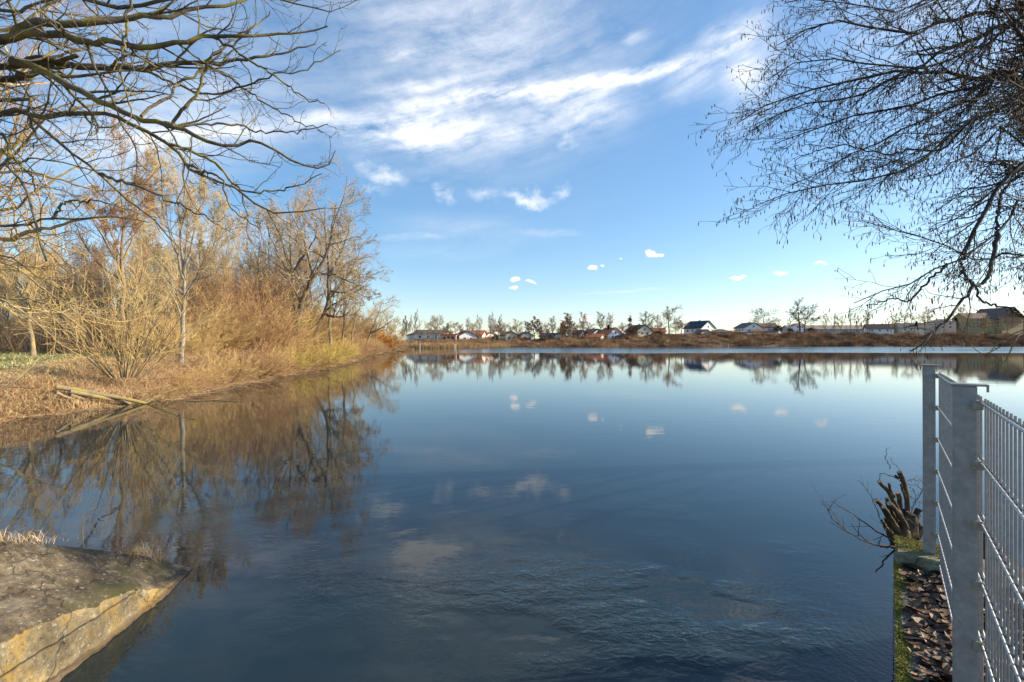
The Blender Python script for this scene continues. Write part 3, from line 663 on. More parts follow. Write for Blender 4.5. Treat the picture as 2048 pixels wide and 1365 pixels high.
limbs = [
 ([j1, (0, 81, 5.0), (35, 60, 5.0), (81, 46, 5.0), (141, 46, 5.0), (211, 44, 5.1), (253, 40, 5.2), (281, 32, 5.2), (338, 32, 5.3), (380, 16, 5.4), (440, 14, 5.5), (520, -10, 5.7)], .085, .010),
 ([(20, 74, 5.0), (53, 63, 4.9), (116, 67, 4.8), (176, 81, 4.7), (246, 88, 4.6), (299, 92, 4.6), (338, 90, 4.6), (373, 83, 4.6), (422, 72, 4.7), (492, 74, 4.7), (527, 67, 4.8), (598, 63, 4.9), (655, 50, 5.0)], .042, .006),
 ([j1, (0, 134, 5.3), (28, 123, 5.3), (70, 114, 5.3), (116, 120, 5.3), (155, 114, 5.3)], .06, .022),
 ([(60, 122, 5.3), (148, 132, 5.4), (197, 134, 5.5), (281, 135, 5.6), (338, 125, 5.7), (387, 125, 5.7), (464, 121, 5.8), (540, 110, 5.9), (630, 90, 6.1)], .045, .007),
 ([j1, (0, 152, 5.6), (40, 148, 5.6), (80, 138, 5.6), (120, 128, 5.5)], .065, .03),
 ([(21, 123, 5.2), (77, 137, 5.1), (120, 158, 5.0), (183, 192, 4.9), (260, 232, 4.8), (302, 243, 4.8), (352, 253, 4.8), (394, 271, 4.8), (450, 292, 4.8), (492, 278, 4.9), (534, 292, 4.9), (598, 327, 5.0), (647, 338, 5.1), (668, 300, 5.1)], .042, .005),
 ([j3, (0, 229, 5.6), (70, 232, 5.6), (141, 229, 5.5), (211, 229, 5.4), (257, 246, 5.3), (299, 267, 5.2), (338, 288, 5.1), (369, 323, 5.0), (404, 352, 5.0), (450, 366, 5.0), (492, 390, 5.0), (527, 422, 5.0), (598, 425, 5.0), (654, 418, 5.1)], .05, .005),
 ([j3, (0, 200, 5.1), (46, 225, 5.1), (91, 260, 5.1), (148, 309, 5.1), (197, 348, 5.2), (253, 397, 5.3), (310, 440, 5.4), (360, 500, 5.5)], .04, .005),
 ([(197, 348, 5.2), (260, 369, 5.2), (299, 380, 5.3), (352, 408, 5.4), (420, 440, 5.5), (470, 470, 5.6)], .018, .004),
 ([j3, (0, 267, 4.8), (7, 309, 4.8), (42, 366, 4.8), (63, 415, 4.8), (77, 480, 4.8), (90, 520, 4.8)], .034, .008),
 ([(3, 300, 4.8), (40, 330, 5.0), (60, 350, 5.1), (74, 383, 5.2)], .012, .008),
 ([j3, (0, 450, 5.4), (53, 445, 5.4), (105, 438, 5.4), (176, 436, 5.4), (230, 436, 5.5), (300, 445, 5.7)], .030, .006),
 ([(105, 438, 5.4), (125, 410, 5.4), (150, 402, 5.4), (200, 405, 5.4), (260, 420, 5.5)], .016, .005),
 ([(345, 253, 4.8), (369, 211, 4.8), (394, 183, 4.8), (408, 134, 4.8), (422, 113, 4.8), (468, 84, 4.9), (492, 70, 4.9), (540, 20, 5.0)], .018, .006),
 ([(281, 232, 4.8), (306, 211, 4.9), (338, 193, 5.0), (352, 172, 5.1), (401, 141, 5.2), (450, 90, 5.3), (500, 60, 5.4)], .017, .005),
 ([(262, -20, 4.4), (243, 95, 4.4), (239, 148, 4.4), (253, 197, 4.5), (262, 230, 4.6)], .014, .006),
 ([(369, 323, 5.0), (400, 345, 4.9), (436, 352, 4.8), (454, 394, 4.8), (468, 422, 4.8), (517, 457, 4.9)], .015, .005),
 ([(338, 288, 5.1), (420, 320, 5.2), (470, 370, 5.3), (520, 385, 5.4), (600, 370, 5.5), (640, 345, 5.5)], .016, .005),
 ([(302, 243, 4.8), (380, 250, 5.1), (450, 246, 5.3), (520, 262, 5.5), (600, 262, 5.6), (655, 245, 5.6)], .015, .005),
 ([(422, 72, 4.7), (500, 120, 4.8), (560, 160, 4.9), (600, 190, 5.0), (650, 210, 5.1)], .014, .005),
 ([(387, 125, 5.7), (450, 150, 5.6), (520, 200, 5.5), (580, 235, 5.5), (645, 262, 5.5)], .015, .005),
 ([(281, 135, 5.6), (340, 165, 5.5), (400, 185, 5.4), (470, 180, 5.4), (540, 150, 5.4), (610, 140, 5.5), (680, 95, 5.6)], .016, .005),
 ([j2, (40, -60, 5.5), (110, -20, 5.5), (220, 10, 5.6), (330, 0, 5.7), (430, -30, 5.7), (560, 0, 5.8), (660, 20, 5.8)], .05, .006),
 ([j2, (0, 20, 4.6), (50, 6, 4.6), (120, -10, 4.6), (200, -50, 4.7)], .03, .010),
 ([j3, (0, 512, 5.8), (28, 520, 5.8), (56, 540, 5.8), (95, 565, 5.8), (128, 582, 5.9), (170, 590, 6.0)], .022, .005),
 ([j3, (0, 330, 5.8), (60, 318, 5.8), (140, 330, 5.9), (220, 345, 6.0), (290, 330, 6.1)], .018, .005),
]
traced_tree('overhanging_tree', 'bare dark tree whose mossy limbs hang over the water from the upper left edge',
    [T1, (-9.25, 4.7, 2.5), (-9.05, 4.9, 5.0), (-8.9, 4.8, 7.5), (-9.0, 4.9, 10)], .38, limbs, M['limb'], M['limb'], M['overtwig'],
    [dict(dens=3.8, t0=.12, t1=1, ang=42, lr=.34, K=10, wig=.17, trop=(0, 0, .03), rr=.5, rtip=.35, rmin=.0042, lmin=.16, lmax=.9, fall=.72),
     dict(dens=4.6, t0=.15, t1=1, ang=42, lr=.5, K=7, wig=.13, trop=(0, 0, .09), rr=.6, rtip=.5, rmin=.0032, lmin=.12, lmax=.42, fall=.4),
     dict(dens=6, t0=.2, t1=1, ang=42, lr=.45, K=5, wig=.12, trop=(0, 0, .16), rr=.7, rtip=.7, rmin=.0026, lmin=.05, lmax=.2, fall=.3)], 101)
limbs = [
 ([('w', (-12.3, 9, 5.0)), (0, 476, 9), (42, 468, 8.6), (84, 459, 8.2), (134, 445, 8.0), (150, 440, 8), (230, 430, 8)], .07, .012),
 ([('w', (-12.3, 9, 3.8)), (0, 593, 8), (67, 598, 8), (111, 621, 8), (139, 637, 8), (173, 665, 8)], .04, .010),
 ([('w', (-12.3, 9, 3.8)), (0, 598, 7.6), (31, 615, 7.6), (70, 643, 7.6), (111, 679, 7.6)], .03, .008),
 ([('w', (-12.3, 9, 4.2)), (0, 526, 8.4), (42, 543, 8.4), (84, 576, 8.4), (123, 601, 8.4), (167, 615, 8.5), (200, 640, 8.5)], .035, .008),
 ([('w', (-12.3, 9, 5.4)), (0, 420, 9), (70, 380, 9), (140, 340, 9.2), (190, 300, 9.4)], .05, .01),
 ([('w', (-12.3, 9, 6.4)), (0, 300, 9), (60, 250, 9), (140, 220, 9.2), (230, 200, 9.5), (300, 170, 9.8)], .06, .01),
 ([('w', (-12.3, 9, 8)), (0, 160, 9), (70, 120, 9), (150, 100, 9), (260, 60, 9.3)], .06, .01),
 ([('w', (-12.3, 9, 9)), (0, 60, 9), (90, 10, 9), (190, -40, 9)], .06, .01),
 ([('w', (-12.3, 9, 5.0)), (0, 345, 8.4), (90, 350, 8.4), (180, 380, 8.6), (260, 380, 8.8)], .04, .01),
]
traced_tree('golden_lichened_tree', 'sunlit bare tree with yellow-lichened branches behind the dark limbs at the left edge',
    [(-12.6, 9, .8), (-12.5, 9, 3.5), (-12.3, 9, 6.5), (-12.2, 9, 11)], .26, limbs, M['goldlimb'], M['goldlimb'], M['goldtwig'],
    [dict(dens=2.0, t0=.25, t1=1, ang=42, lr=.4, K=9, wig=.13, trop=(0, 0, .04), rr=.5, rtip=.35, rmin=.007, lmin=.4, lmax=1.8, fall=.5),
     dict(dens=3.0, t0=.15, t1=1, ang=42, lr=.5, K=6, wig=.14, trop=(0, 0, .06), rr=.6, rtip=.5, rmin=.005, lmin=.18, lmax=.7, fall=.4),
     dict(dens=3.5, t0=.2, t1=1, ang=42, lr=.45, K=4, wig=.12, trop=(0, 0, .1), rr=.7, rtip=.7, rmin=.004, lmin=.07, lmax=.28, fall=.3)], 102)

# ================================================================== catkin alder, upper right
A0 = (12.4, 9.2, .7)
q = lambda z: ('w', (12.3, 9.0, z))
limbs = [
 ([q(6.2), (2048, 3, 5.6), (1988, 21, 5.5), (1946, 26, 5.4), (1915, 35, 5.3), (1887, 35, 5.2), (1855, 61, 5.1), (1806, 67, 5.0), (1756, 53, 4.9), (1700, 46, 4.9), (1650, 42, 4.8), (1600, 70, 4.8), (1555, 90, 4.8)], .055, .004),
 ([q(5.8), (2048, 51, 6.0), (1988, 63, 5.9), (1932, 84, 5.8), (1872, 105, 5.7), (1844, 134, 5.6), (1799, 151, 5.5), (1770, 172, 5.4), (1686, 197, 5.3), (1616, 207, 5.2), (1540, 235, 5.2), (1500, 262, 5.2)], .05, .004),
 ([q(5.6), (2048, 67, 5.2), (2002, 81, 5.2), (1960, 95, 5.2), (1925, 105, 5.1), (1880, 127, 5.0), (1809, 141, 4.9), (1760, 125, 4.9), (1700, 130, 4.8), (1640, 118, 4.8), (1570, 130, 4.8), (1535, 160, 4.8)], .04, .004),
 ([q(5.2), (2048, 167, 5.8), (1985, 158, 5.7), (1939, 155, 5.6), (1897, 142, 5.5), (1827, 144, 5.4), (1770, 144, 5.3), (1714, 155, 5.2), (1665, 165, 5.2), (1605, 183, 5.1), (1560, 197, 5.1), (1503, 225, 5.0), (1474, 252, 5.0)], .05, .004),
 ([q(5.4), (2048, 127, 5.3), (2002, 155, 5.3), (1967, 169, 5.3), (1915, 183, 5.3), (1848, 190, 5.3), (1806, 221, 5.3), (1749, 220, 5.3), (1704, 232, 5.3), (1651, 253, 5.2), (1598, 267, 5.2), (1545, 288, 5.2)], .045, .004),
 ([q(5.0), (2048, 169, 5.5), (1967, 190, 5.4), (1908, 211, 5.3), (1862, 232, 5.2), (1809, 253, 5.1), (1756, 288, 5.0), (1686, 316, 5.0), (1633, 345, 5.0), (1581, 366, 5.0)], .035, .004),
 ([q(4.8), (2048, 211, 5.0), (1988, 225, 4.9), (1932, 250, 4.8), (1893, 278, 4.8), (1862, 309, 4.7), (1827, 334, 4.7), (1784, 348, 4.6), (1735, 362, 4.6), (1668, 369, 4.6), (1595, 383, 4.6), (1538, 390, 4.6), (1505, 413, 4.6)], .04, .004),
 ([q(5.0), (2048, 179, 4.9), (1967, 229, 4.8), (1897, 274, 4.8), (1840, 300, 4.8), (1770, 330, 4.8), (1700, 350, 4.8)], .02, .004),
 ([q(4.4), (2048, 288, 5.6), (1999, 267, 5.6), (1964, 299, 5.6), (1925, 313, 5.5), (1897, 341, 5.5), (1855, 352, 5.4), (1785, 362, 5.4)], .028, .004),
 ([q(4.4), (2048, 325, 5.2), (2030, 340, 5.2), (2000, 369, 5.2), (1980, 402, 5.1), (1959, 437, 5.1), (1945, 472, 5.0), (1929, 510, 5.0)], .034, .018),
 ([q(3.9), (2048, 404, 5.3), (2015, 437, 5.2), (1995, 466, 5.1), (1957, 492, 5.0), (1929, 513, 5.0), (1892, 528, 4.9), (1845, 557, 4.8), (1804, 580, 4.8), (1757, 589, 4.7), (1712, 606, 4.7)], .036, .004),
 ([q(3.4), (2048, 510, 5.2), (1986, 520, 5.1), (1933, 516, 5.0), (1892, 492, 5.0), (1866, 481, 5.0), (1828, 475, 5.0), (1798, 463, 5.0), (1763, 460, 5.0), (1731, 440, 5.0)], .026, .004),
 ([(1995, 466, 5.1), (1989, 504, 5.0), (1977, 545, 4.9), (1965, 569, 4.9), (1951, 574, 4.8), (1933, 595, 4.8), (1904, 627, 4.7), (1874, 659, 4.7), (1851, 683, 4.6), (1822, 703, 4.6)], .024, .005),
 ([(1929, 513, 5.0), (1924, 539, 5.0), (1936, 560, 4.9), (1951, 574, 4.8)], .014, .010),
 ([(2048, 345, 5.2), (2012, 378, 5.2), (1998, 404, 5.2), (1995, 466, 5.1)], .018, .012),
 ([(1951, 574, 4.8), (1965, 604, 4.8), (2003, 612, 4.8), (2033, 624, 4.8), (2070, 640, 4.8)], .012, .005),
 ([(1895, 528, 4.9), (1860, 560, 5.0), (1820, 600, 5.1), (1780, 600, 5.1), (1735, 610, 5.1)], .014, .004),
 ([(1933, 250, 4.8), (1880, 300, 5.0), (1830, 300, 5.1), (1760, 310, 5.1), (1700, 290, 5.2), (1640, 300, 5.2), (1590, 320, 5.2)], .012, .004),
 ([q(7.0), (2048, -60, 6), (1950, -50, 5.9), (1850, -30, 5.8), (1750, -20, 5.8), (1650, -10, 5.7), (1570, 5, 5.7)], .04, .004),
 ([q(6.4), (2048, -20, 5.4), (1960, 0, 5.3), (1880, -5, 5.3), (1790, 20, 5.3), (1700, 5, 5.3), (1620, 0, 5.3)], .035, .004),
 ([q(4.6), (2048, 240, 5.8), (2000, 300, 5.8), (1960, 350, 5.8), (1900, 400, 5.8), (1860, 430, 5.8)], .024, .004),
]
root, off, allb, rg = traced_tree('catkin_alder', 'dark alder hung with catkins leaning in over the water from the right edge',
    [A0, (12.5, 9.1, 2.5), (12.3, 9.0, 5), (12.5, 9, 7.5), (12.4, 9, 11)], .3, limbs, M['alder'], M['alder'], M['alder'],
    [dict(dens=6.2, t0=.42, t1=.98, ang=27, lr=.30, K=9, wig=.13, trop=(0, 0, .0), rr=.5, rtip=.4, rmin=.0034, lmin=.14, lmax=.68, fall=.62, side=(-.5, 0, -.35)),
     dict(dens=8.5, t0=.12, t1=1, ang=36, lr=.42, K=7, wig=.17, trop=(0, 0, .0), rr=.6, rtip=.5, rmin=.0024, lmin=.08, lmax=.3, fall=.4),
     dict(dens=5.5, t0=.2, t1=1, ang=40, lr=.4, K=4, wig=.14, trop=(0, 0, -.05), rr=.7, rtip=.8, rmin=.0019, lmin=.03, lmax=.10, fall=.3)], 103)
B = allb[2][0]; n = len(B); pick = rg.random(n) < min(1, 21000/n); tip = B[pick, -1]
tip = np.concatenate([tip, allb[1][0][rg.random(len(allb[1][0])) < .5, -1]]); n = len(tip)
L = rg.uniform(.022, .058, n); c = np.zeros((n, 4, 3)); c[:, 0] = tip
sw = rg.normal(size=(n, 3))*.10; sw[:, 2] = -1; sw = nrm(sw)
for j in range(1, 4): c[:, j] = c[:, j-1]+sw*(L/3)[:, None]
rd = np.array([.35, 1, .95, .3])[None]*rg.uniform(.0030, .0050, n)[:, None]
v, f = tubes(c-off, rd, 4)
print('catkins', n)
tag(MB().add(v, [f]).build('catkins', M['catkin'], root, smooth=True), kind='stuff')
branch_thing('bare_branch', 'thin brown leafless branch curving over the water behind the fence at the right edge', [
    ([(2130, 640, 4.2), (2048, 664, 4.1), (2026, 690, 4.0), (2016, 712, 4.0), (2005, 728, 4.0), (1975, 735, 4.0)], .008, .004),
    ([(2060, 655, 4.1), (1990, 700, 4.1), (1960, 706, 4.1), (1935, 682, 4.1)], .006, .003), ([(2100, 640, 4.0), (2010, 676, 4.0), (1980, 705, 4.0)], .006, .003)], M['limb'], dens=2, lmax=.2, tw=.0025)

branch_thing('bare_branch', 'small dark bare branch poking in over the water at the left edge', [
    ([(-150, 880, 6.0), (-60, 905, 6.0), (0, 914, 6.0), (50, 906, 6.1), (96, 893, 6.2)], .010, .004), ([(0, 914, 6.0), (30, 898, 6.1), (70, 895, 6.2)], .006, .003)], M['darkbark'], dens=3, lmax=.35, tw=.0028)

# ================================================================== fence, wall, stump
FD = np.array([.637, .771, 0.]); FN = np.array([.771, -.637, 0.]); UP = np.array([0, 0, 1.])
FRZ = math.atan2(FD[1], FD[0])                      # local x along the fence, local y = left of it
FO = np.array([1.505, 1.555, 0.]); TOPW = .79; POSTTOP = 2.055
def fp(u, n_, z): return FO+FD*u+FN*n_+UP*z
m, nt, b = mat('galvanised_steel'); p = geo_pos(nt)
c1 = ramp(nt, noise(nt, p, 28, 5, .7), [(.3, (.20, .20, .198)), (.7, (.33, .33, .32))]).outputs[0]
st = ramp(nt, noise(nt, mapping(nt, p, (14, 14, 3)), 1, 4, .7), [(.55, 0), (.75, .55)]).outputs[0]
nt.links.new(mix(nt, st, c1, (.27, .25, .22)), b.inputs['Base Color']); b.inputs['Metallic'].default_value = .15
nt.links.new(ramp(nt, noise(nt, p, 40, 4), [(.3, .42), (.7, .62)]).outputs[0], b.inputs['Roughness'])
bump(nt, noise(nt, p, 120, 3), b, .15, .001); M['galv'] = m
m, nt, b = mat('galvanised_wire'); p = geo_pos(nt)
nt.links.new(ramp(nt, noise(nt, p, 60, 4, .7), [(.3, (.26, .27, .28)), (.7, (.42, .43, .44))]).outputs[0], b.inputs['Base Color']); b.inputs['Metallic'].default_value = .5; b.inputs['Roughness'].default_value = .42; M['wire'] = m
M['clip'] = plain('clip_plastic', (.27, .235, .19), .6, 0, .2, 60)
M['bolt'] = plain('bolt_steel', (.5, .5, .5), .35, .8, .1, 50)
fence = empty('mesh_fence', fp(0, 0, TOPW)); tag(fence, 'grey galvanised double-bar mesh fence standing on the leaf-covered wall at the right', 'fence')
def fadd(name, mb, m_, parent=None, smooth=False):
    base = fence if parent is None else parent
    o = mb.build(name, m_, base, smooth=smooth)
    o.matrix_parent_inverse = Matrix.Identity(4)
    me = o.data; me.transform(Matrix.Translation(-Vector(fp(0, 0, TOPW)))); return o
rails = [POSTTOP-.055-.2*k for k in range(6)]
for k, u0 in enumerate((0.0, 1.733, -1.733)):
    mb = MB().box(fp(u0+.02, .03, (TOPW+POSTTOP)/2+.004), (.04, .06, POSTTOP-TOPW-.008), FRZ, .003)
    post = fadd('post', mb, M['galv'])
    mb = MB().box(fp(u0+.02, .0405, POSTTOP+.003), (.056, .093, .007), FRZ, .001)
    mb.box(fp(u0-.003, .0835, POSTTOP-.009), (.005, .006, .019), FRZ)
    fadd('cap', mb, M['galv'], post)
    for z in rails[:]:
        mb = MB().box(fp(u0-.0035, .060, z-.008), (.007, .028, .030), FRZ, .002)
        mb.box(fp(u0+.015, .0845, z-.008), (.03, .004, .026), FRZ)
        fadd('clip', mb, M['clip'], post)
    fadd('base_plate', MB().box(fp(u0+.02, .02, TOPW+.004), (.10, .15, .008), FRZ, .002), M['galv'], post)
    for dn_ in (-.04,):
        mb = MB()
        c = np.array([[fp(u0+.0, dn_+.005, TOPW+.008), fp(u0+.0, dn_+.005, TOPW+.035)]]); v, f = tubes(c, np.full((1, 2), .011), 6); mb.add(v, [f]); mb.add(v[-6:], [[tuple(range(6))]])
        fadd('bolt', mb, M['bolt'], post)
for u0 in (0.0, -1.733):
    mb = MB(); zb, zt = TOPW+.05, rails[0]+.018
    nv = 34
    us = u0+.05+np.arange(nv)*.0498
    c = np.stack([np.stack([fp(u, .074, zb) for u in us]), np.stack([fp(u, .074, zt) for u in us])], 1)
    v, f = tubes(c, np.full((nv, 2), .003), 6); mb.add(v, [f])
    zz = rails+[rails[-1]-.15]
    c = []
    for z in zz:
        for off_ in (-.0068, .0068): c.append([fp(u0+.012+t*1.71, .074+off_, z) for t in np.linspace(0, 1, 12)])
    v, f = tubes(np.array(c), np.full((len(c), 12), .0038), 8); mb.add(v, [f])
    fadd('mesh_panel', mb, M['wire'], smooth=True)

def mr_(nt, v, a, b):
    q = nt.nodes.new('ShaderNodeMapRange'); nt.links.new(v, q.inputs[0]); q.inputs[1].default_value = a; q.inputs[2].default_value = b; return q.outputs[0]
def concrete(name, dark, mid, light, yellow=None):
    m, nt, b = mat(name); p = geo_pos(nt)
    n1 = noise(nt, p, 2.3, 7, .7); c = ramp(nt, n1, [(.36, dark), (.5, mid), (.62, light)]).outputs[0]
    fn = noise(nt, p, 24, 6, .75); c = mix(nt, .8, c, ramp(nt, fn, [(.3, .45), (.7, 1.5)]).outputs[0], 'MULTIPLY')
    vo = nt.nodes.new('ShaderNodeTexVoronoi'); vo.feature = 'DISTANCE_TO_EDGE'; vo.inputs['Scale'].default_value = 1.3
    wv2 = nt.nodes.new('ShaderNodeTexNoise'); wv2.inputs['Scale'].default_value = 4; wv2.inputs['Detail'].default_value = 5; nt.links.new(p, wv2.inputs['Vector'])
    ad = nt.nodes.new('ShaderNodeVectorMath'); ad.operation = 'MULTIPLY_ADD'; nt.links.new(wv2.outputs['Color'], ad.inputs[0]); ad.inputs[1].default_value = (.5, .5, .5); nt.links.new(p, ad.inputs[2]); nt.links.new(ad.outputs[0], vo.inputs['Vector'])
    crack = ramp(nt, vo.outputs['Distance'], [(.004, 1), (.016, 0)]).outputs[0]
    c = mix(nt, mth(nt, 'MULTIPLY', crack, .4), c, (.02, .017, .012))
    sp_ = ramp(nt, noise(nt, p, 34, 3, .6), [(.60, 0), (.66, 1)]).outputs[0]
    c = mix(nt, mth(nt, 'MULTIPLY', sp_, .5), c, (.42, .40, .35))
    pits = ramp(nt, noise(nt, p, 60, 2, .6), [(.27, 1), (.33, 0)]).outputs[0]
    c = mix(nt, mth(nt, 'MULTIPLY', pits, .6), c, (.03, .026, .02))
    h = mth(nt, 'ADD', mth(nt, 'MULTIPLY', n1, .5), mth(nt, 'MULTIPLY', noise(nt, p, 45, 4, .7), .35))
    h = mth(nt, 'SUBTRACT', h, mth(nt, 'MULTIPLY', crack, .4)); h = mth(nt, 'SUBTRACT', h, mth(nt, 'MULTIPLY', pits, .3))
    return m, nt, b, p, c, h
m, nt, b, p, c, h = concrete('wall_concrete', (.05, .045, .035), (.13, .12, .095), (.24, .22, .18))
nt.links.new(c, b.inputs['Base Color']); b.inputs['Roughness'].default_value = .95; bump(nt, h, b, .7, .02); M['wall'] = m
WE = np.array([1.605, 1.89, 0.])
def wp(t, w, z): return WE+FD*t+FN*w+UP*z
wl_ = empty('quay_wall', wp(0, 0, -1.2)); tag(wl_, 'mossy concrete wall edge under the fence, littered with brown leaves', 'wall')
nu = 60; us = np.linspace(-4.5, 1.78, nu); rg = np.random.default_rng(8)
prof = [(-.012, -1.25), (-.006, .2), (0, .70), (.004, .765), (.02, TOPW-.004), (.06, TOPW), (.5, TOPW), (1.15, TOPW), (1.16, -1.25)]
V = np.array([[wp(u, a_+(rg.normal()*.004 if a_ < .1 else 0), z+(rg.normal()*.003 if z > .6 else 0)) for a_, z in prof] for u in us])
k = len(prof); V = V.reshape(-1, 3); ii = np.array([(i*k+j, (i+1)*k+j, (i+1)*k+j+1, i*k+j+1) for i in range(nu-1) for j in range(k-1)])
mb = MB().add(V, [ii[:, ::-1], [tuple(range(k-1, -1, -1))], [tuple(range((nu-1)*k, nu*k))]])
o = mb.build('concrete_body', M['wall'], wl_); o.data.transform(Matrix.Translation(-Vector(wp(0, 0, -1.2))))
mb = MB().box(wp(1.46, .155, TOPW+.036), (.30, .31, .084), FRZ, .012)
mat_b, nt, b, p, c, h = concrete('block_stone', (.09, .085, .05), (.20, .19, .12), (.34, .32, .24)); nt.links.new(c, b.inputs['Base Color']); b.inputs['Roughness'].default_value = .95; bump(nt, h, b, .8, .02)
o = mb.build('end_block', mat_b, wl_); o.data.transform(Matrix.Translation(-Vector(wp(0, 0, -1.2))))
# soil bank behind the block
def mound(name, c, rx, ry, rz_, z0, mat_, seed, rot=0.0, lab=None, cat=None, kind='structure'):
    rg = np.random.default_rng(seed); nr, na = 14, 40; V = []
    for i in range(nr):
        f_ = i/(nr-1)
        for j in range(na):
            a_ = j*2*np.pi/na; w = 1+.12*np.sin(3*a_+seed)+.08*np.sin(5*a_)
            x = math.cos(a_)*f_*rx*w; y = math.sin(a_)*f_*ry*w
            V.append((c[0]+x*math.cos(rot)-y*math.sin(rot), c[1]+x*math.sin(rot)+y*math.cos(rot), z0+rz_*(1-f_**2.2)+rg.normal()*.012))
    Fq = [(i*na+j, i*na+(j+1) % na, (i+1)*na+(j+1) % na, (i+1)*na+j) for i in range(nr-1) for j in range(na)]
    return tag(obj(name, make_mesh(name, np.array(V), [[q_[::-1] for q_ in Fq]]), mat_), lab, cat, kind=kind)
m, nt, b = mat('dark_soil'); p = geo_pos(nt); nt.links.new(ramp(nt, noise(nt, p, 14, 6, .7), [(.35, (.03, .02, .012)), (.65, (.12, .08, .045))]).outputs[0], b.inputs['Base Color']); b.inputs['Roughness'].default_value = 1; bump(nt, noise(nt, p, 50, 5, .7), b, 1, .03)
M['soil'] = m
SB = wp(2.02, .46, 0)
mound('bank_soil', SB, .50, .36, 1.3, -.42, m, 3, FRZ)

# leaves on the wall and the soil
def leaves(rg, pos, size):
    n = len(pos); a = rg.uniform(0, 2*np.pi, n); tilt = rg.normal(size=(n, 2))*.30
    ax = np.stack([np.cos(a), np.sin(a), tilt[:, 0]], 1); ax = nrm(ax)
    sd_ = nrm(np.cross(np.stack([tilt[:, 1], rg.normal(size=n)*.2, np.ones(n)], 1), ax)); up = np.cross(ax, sd_)
    S_ = size[:, None]; wd_ = rg.uniform(.28, .42, n)[:, None]; cu = rg.uniform(-.1, .35, n)[:, None]; c2 = rg.uniform(-.1, .25, n)[:, None]
    prof = [(-.5, .03), (-.28, .8), (.02, 1.0), (.28, .55), (.5, .02)]
    V = []
    for t, w in prof:
        cen = pos+ax*S_*t+up*S_*(cu*(t*t)*2.2)
        V += [cen-sd_*S_*wd_*w+up*S_*c2*w*.6, cen, cen+sd_*S_*wd_*w+up*S_*c2*w*.6]
    V = np.stack(V, 1).reshape(-1, 3); i = np.arange(n)[:, None]*15; f = []
    for k_ in range(4):
        f.append(i+np.array([[k_*3, k_*3+1, k_*3+4, k_*3+3]])); f.append(i+np.array([[k_*3+1, k_*3+2, k_*3+5, k_*3+4]]))
    return V, np.concatenate(f)
m, nt, b = mat('dead_leaves'); g = nt.nodes.new('ShaderNodeNewGeometry')
c = ramp(nt, g.outputs['Random Per Island'], [(0, (.018, .008, .004)), (.35, (.055, .022, .009)), (.65, (.12, .048, .018)), (.9, (.21, .10, .04)), (1, (.24, .17, .11))]).outputs[0]
c = mix(nt, .5, c, ramp(nt, noise(nt, g.outputs['Position'], 70, 4), [(.3, .45), (.7, 1.3)]).outputs[0], 'MULTIPLY')
nt.links.new(c, b.inputs['Base Color']); b.inputs['Roughness'].default_value = .62; M['leaf'] = m
rg = np.random.default_rng(12)
n = 4600; t = rg.uniform(-1.6, 1.36, n); w = .035+rg.random(n)**.9*1.05; keep = rg.random(n) < np.clip((w-.0)/.06, .2, 1); t, w = t[keep], w[keep]
pos = WE+FD*t[:, None]+FN*w[:, None]; z = TOPW+.006+rg.random(len(t))*.016; pos[:, 2] = z
t2 = rg.uniform(1.6, 2.35, 420); w2 = rg.uniform(.0, .65, 420); p2 = WE+FD*t2[:, None]+FN*w2[:, None]
rr_ = np.clip(np.hypot((t2-2.02)/.50, (w2-.46)/.36), 0, 1.3); p2[:, 2] = -.42+1.3*(1-rr_**2.2)+.02; p2 = p2[rr_ < .75]
pos = np.concatenate([pos, p2]); v, f = leaves(rg, pos, (.022+.068*rg.random(len(pos))**1.3))
tag(obj('leaf_litter', make_mesh('leaf_litter', v, [f], True), M['leaf']), 'curled brown dead leaves lying along the top of the wall', 'leaves', kind='stuff')
# moss cushions along the wall edge and on the block
m, nt, b = mat('moss'); p = geo_pos(nt); nt.links.new(ramp(nt, noise(nt, p, 16, 5, .7), [(.3, (.06, .07, .008)), (.5, (.2, .19, .012)), (.7, (.42, .34, .02))]).outputs[0], b.inputs['Base Color']); b.inputs['Roughness'].default_value = 1; b.inputs['Sheen Weight'].default_value = .2; M['moss'] = m
t = np.concatenate([rg.uniform(-1.4, 1.36, 26000)]); cl = np.sin(t*7)+np.sin(t*17+2)*.7+rg.normal(size=len(t))*.5
wdt = .016+.034*np.clip(cl, 0, 2); w = rg.random(len(t))*wdt-.004; keep = cl > -.45; t, w = t[keep], w[keep]
pos = WE+FD*t[:, None]+FN*w[:, None]; pos[:, 2] = TOPW-.008+rg.random(len(t))*.004-np.where(w < .012, .02, 0)*rg.random(len(t))
tb = rg.uniform(1.32, 1.62, 5000); wb = rg.random(5000)*.26; pb = WE+FD*tb[:, None]+FN*wb[:, None]; pb[:, 2] = TOPW+.075
kb = (tb > 1.36+.10*rg.random(5000)); pb = pb[kb]; pos = np.concatenate([pos, pb]); n = len(pos)
v, f = blades(rg, pos, rg.uniform(.006, .02, n), rg.uniform(.2, 1.2, n), rg.uniform(.003, .006, n))
tag(obj('moss', make_mesh('moss', v, [f], False), M['moss']), 'yellow-green moss along the edge of the wall', 'moss', kind='stuff')

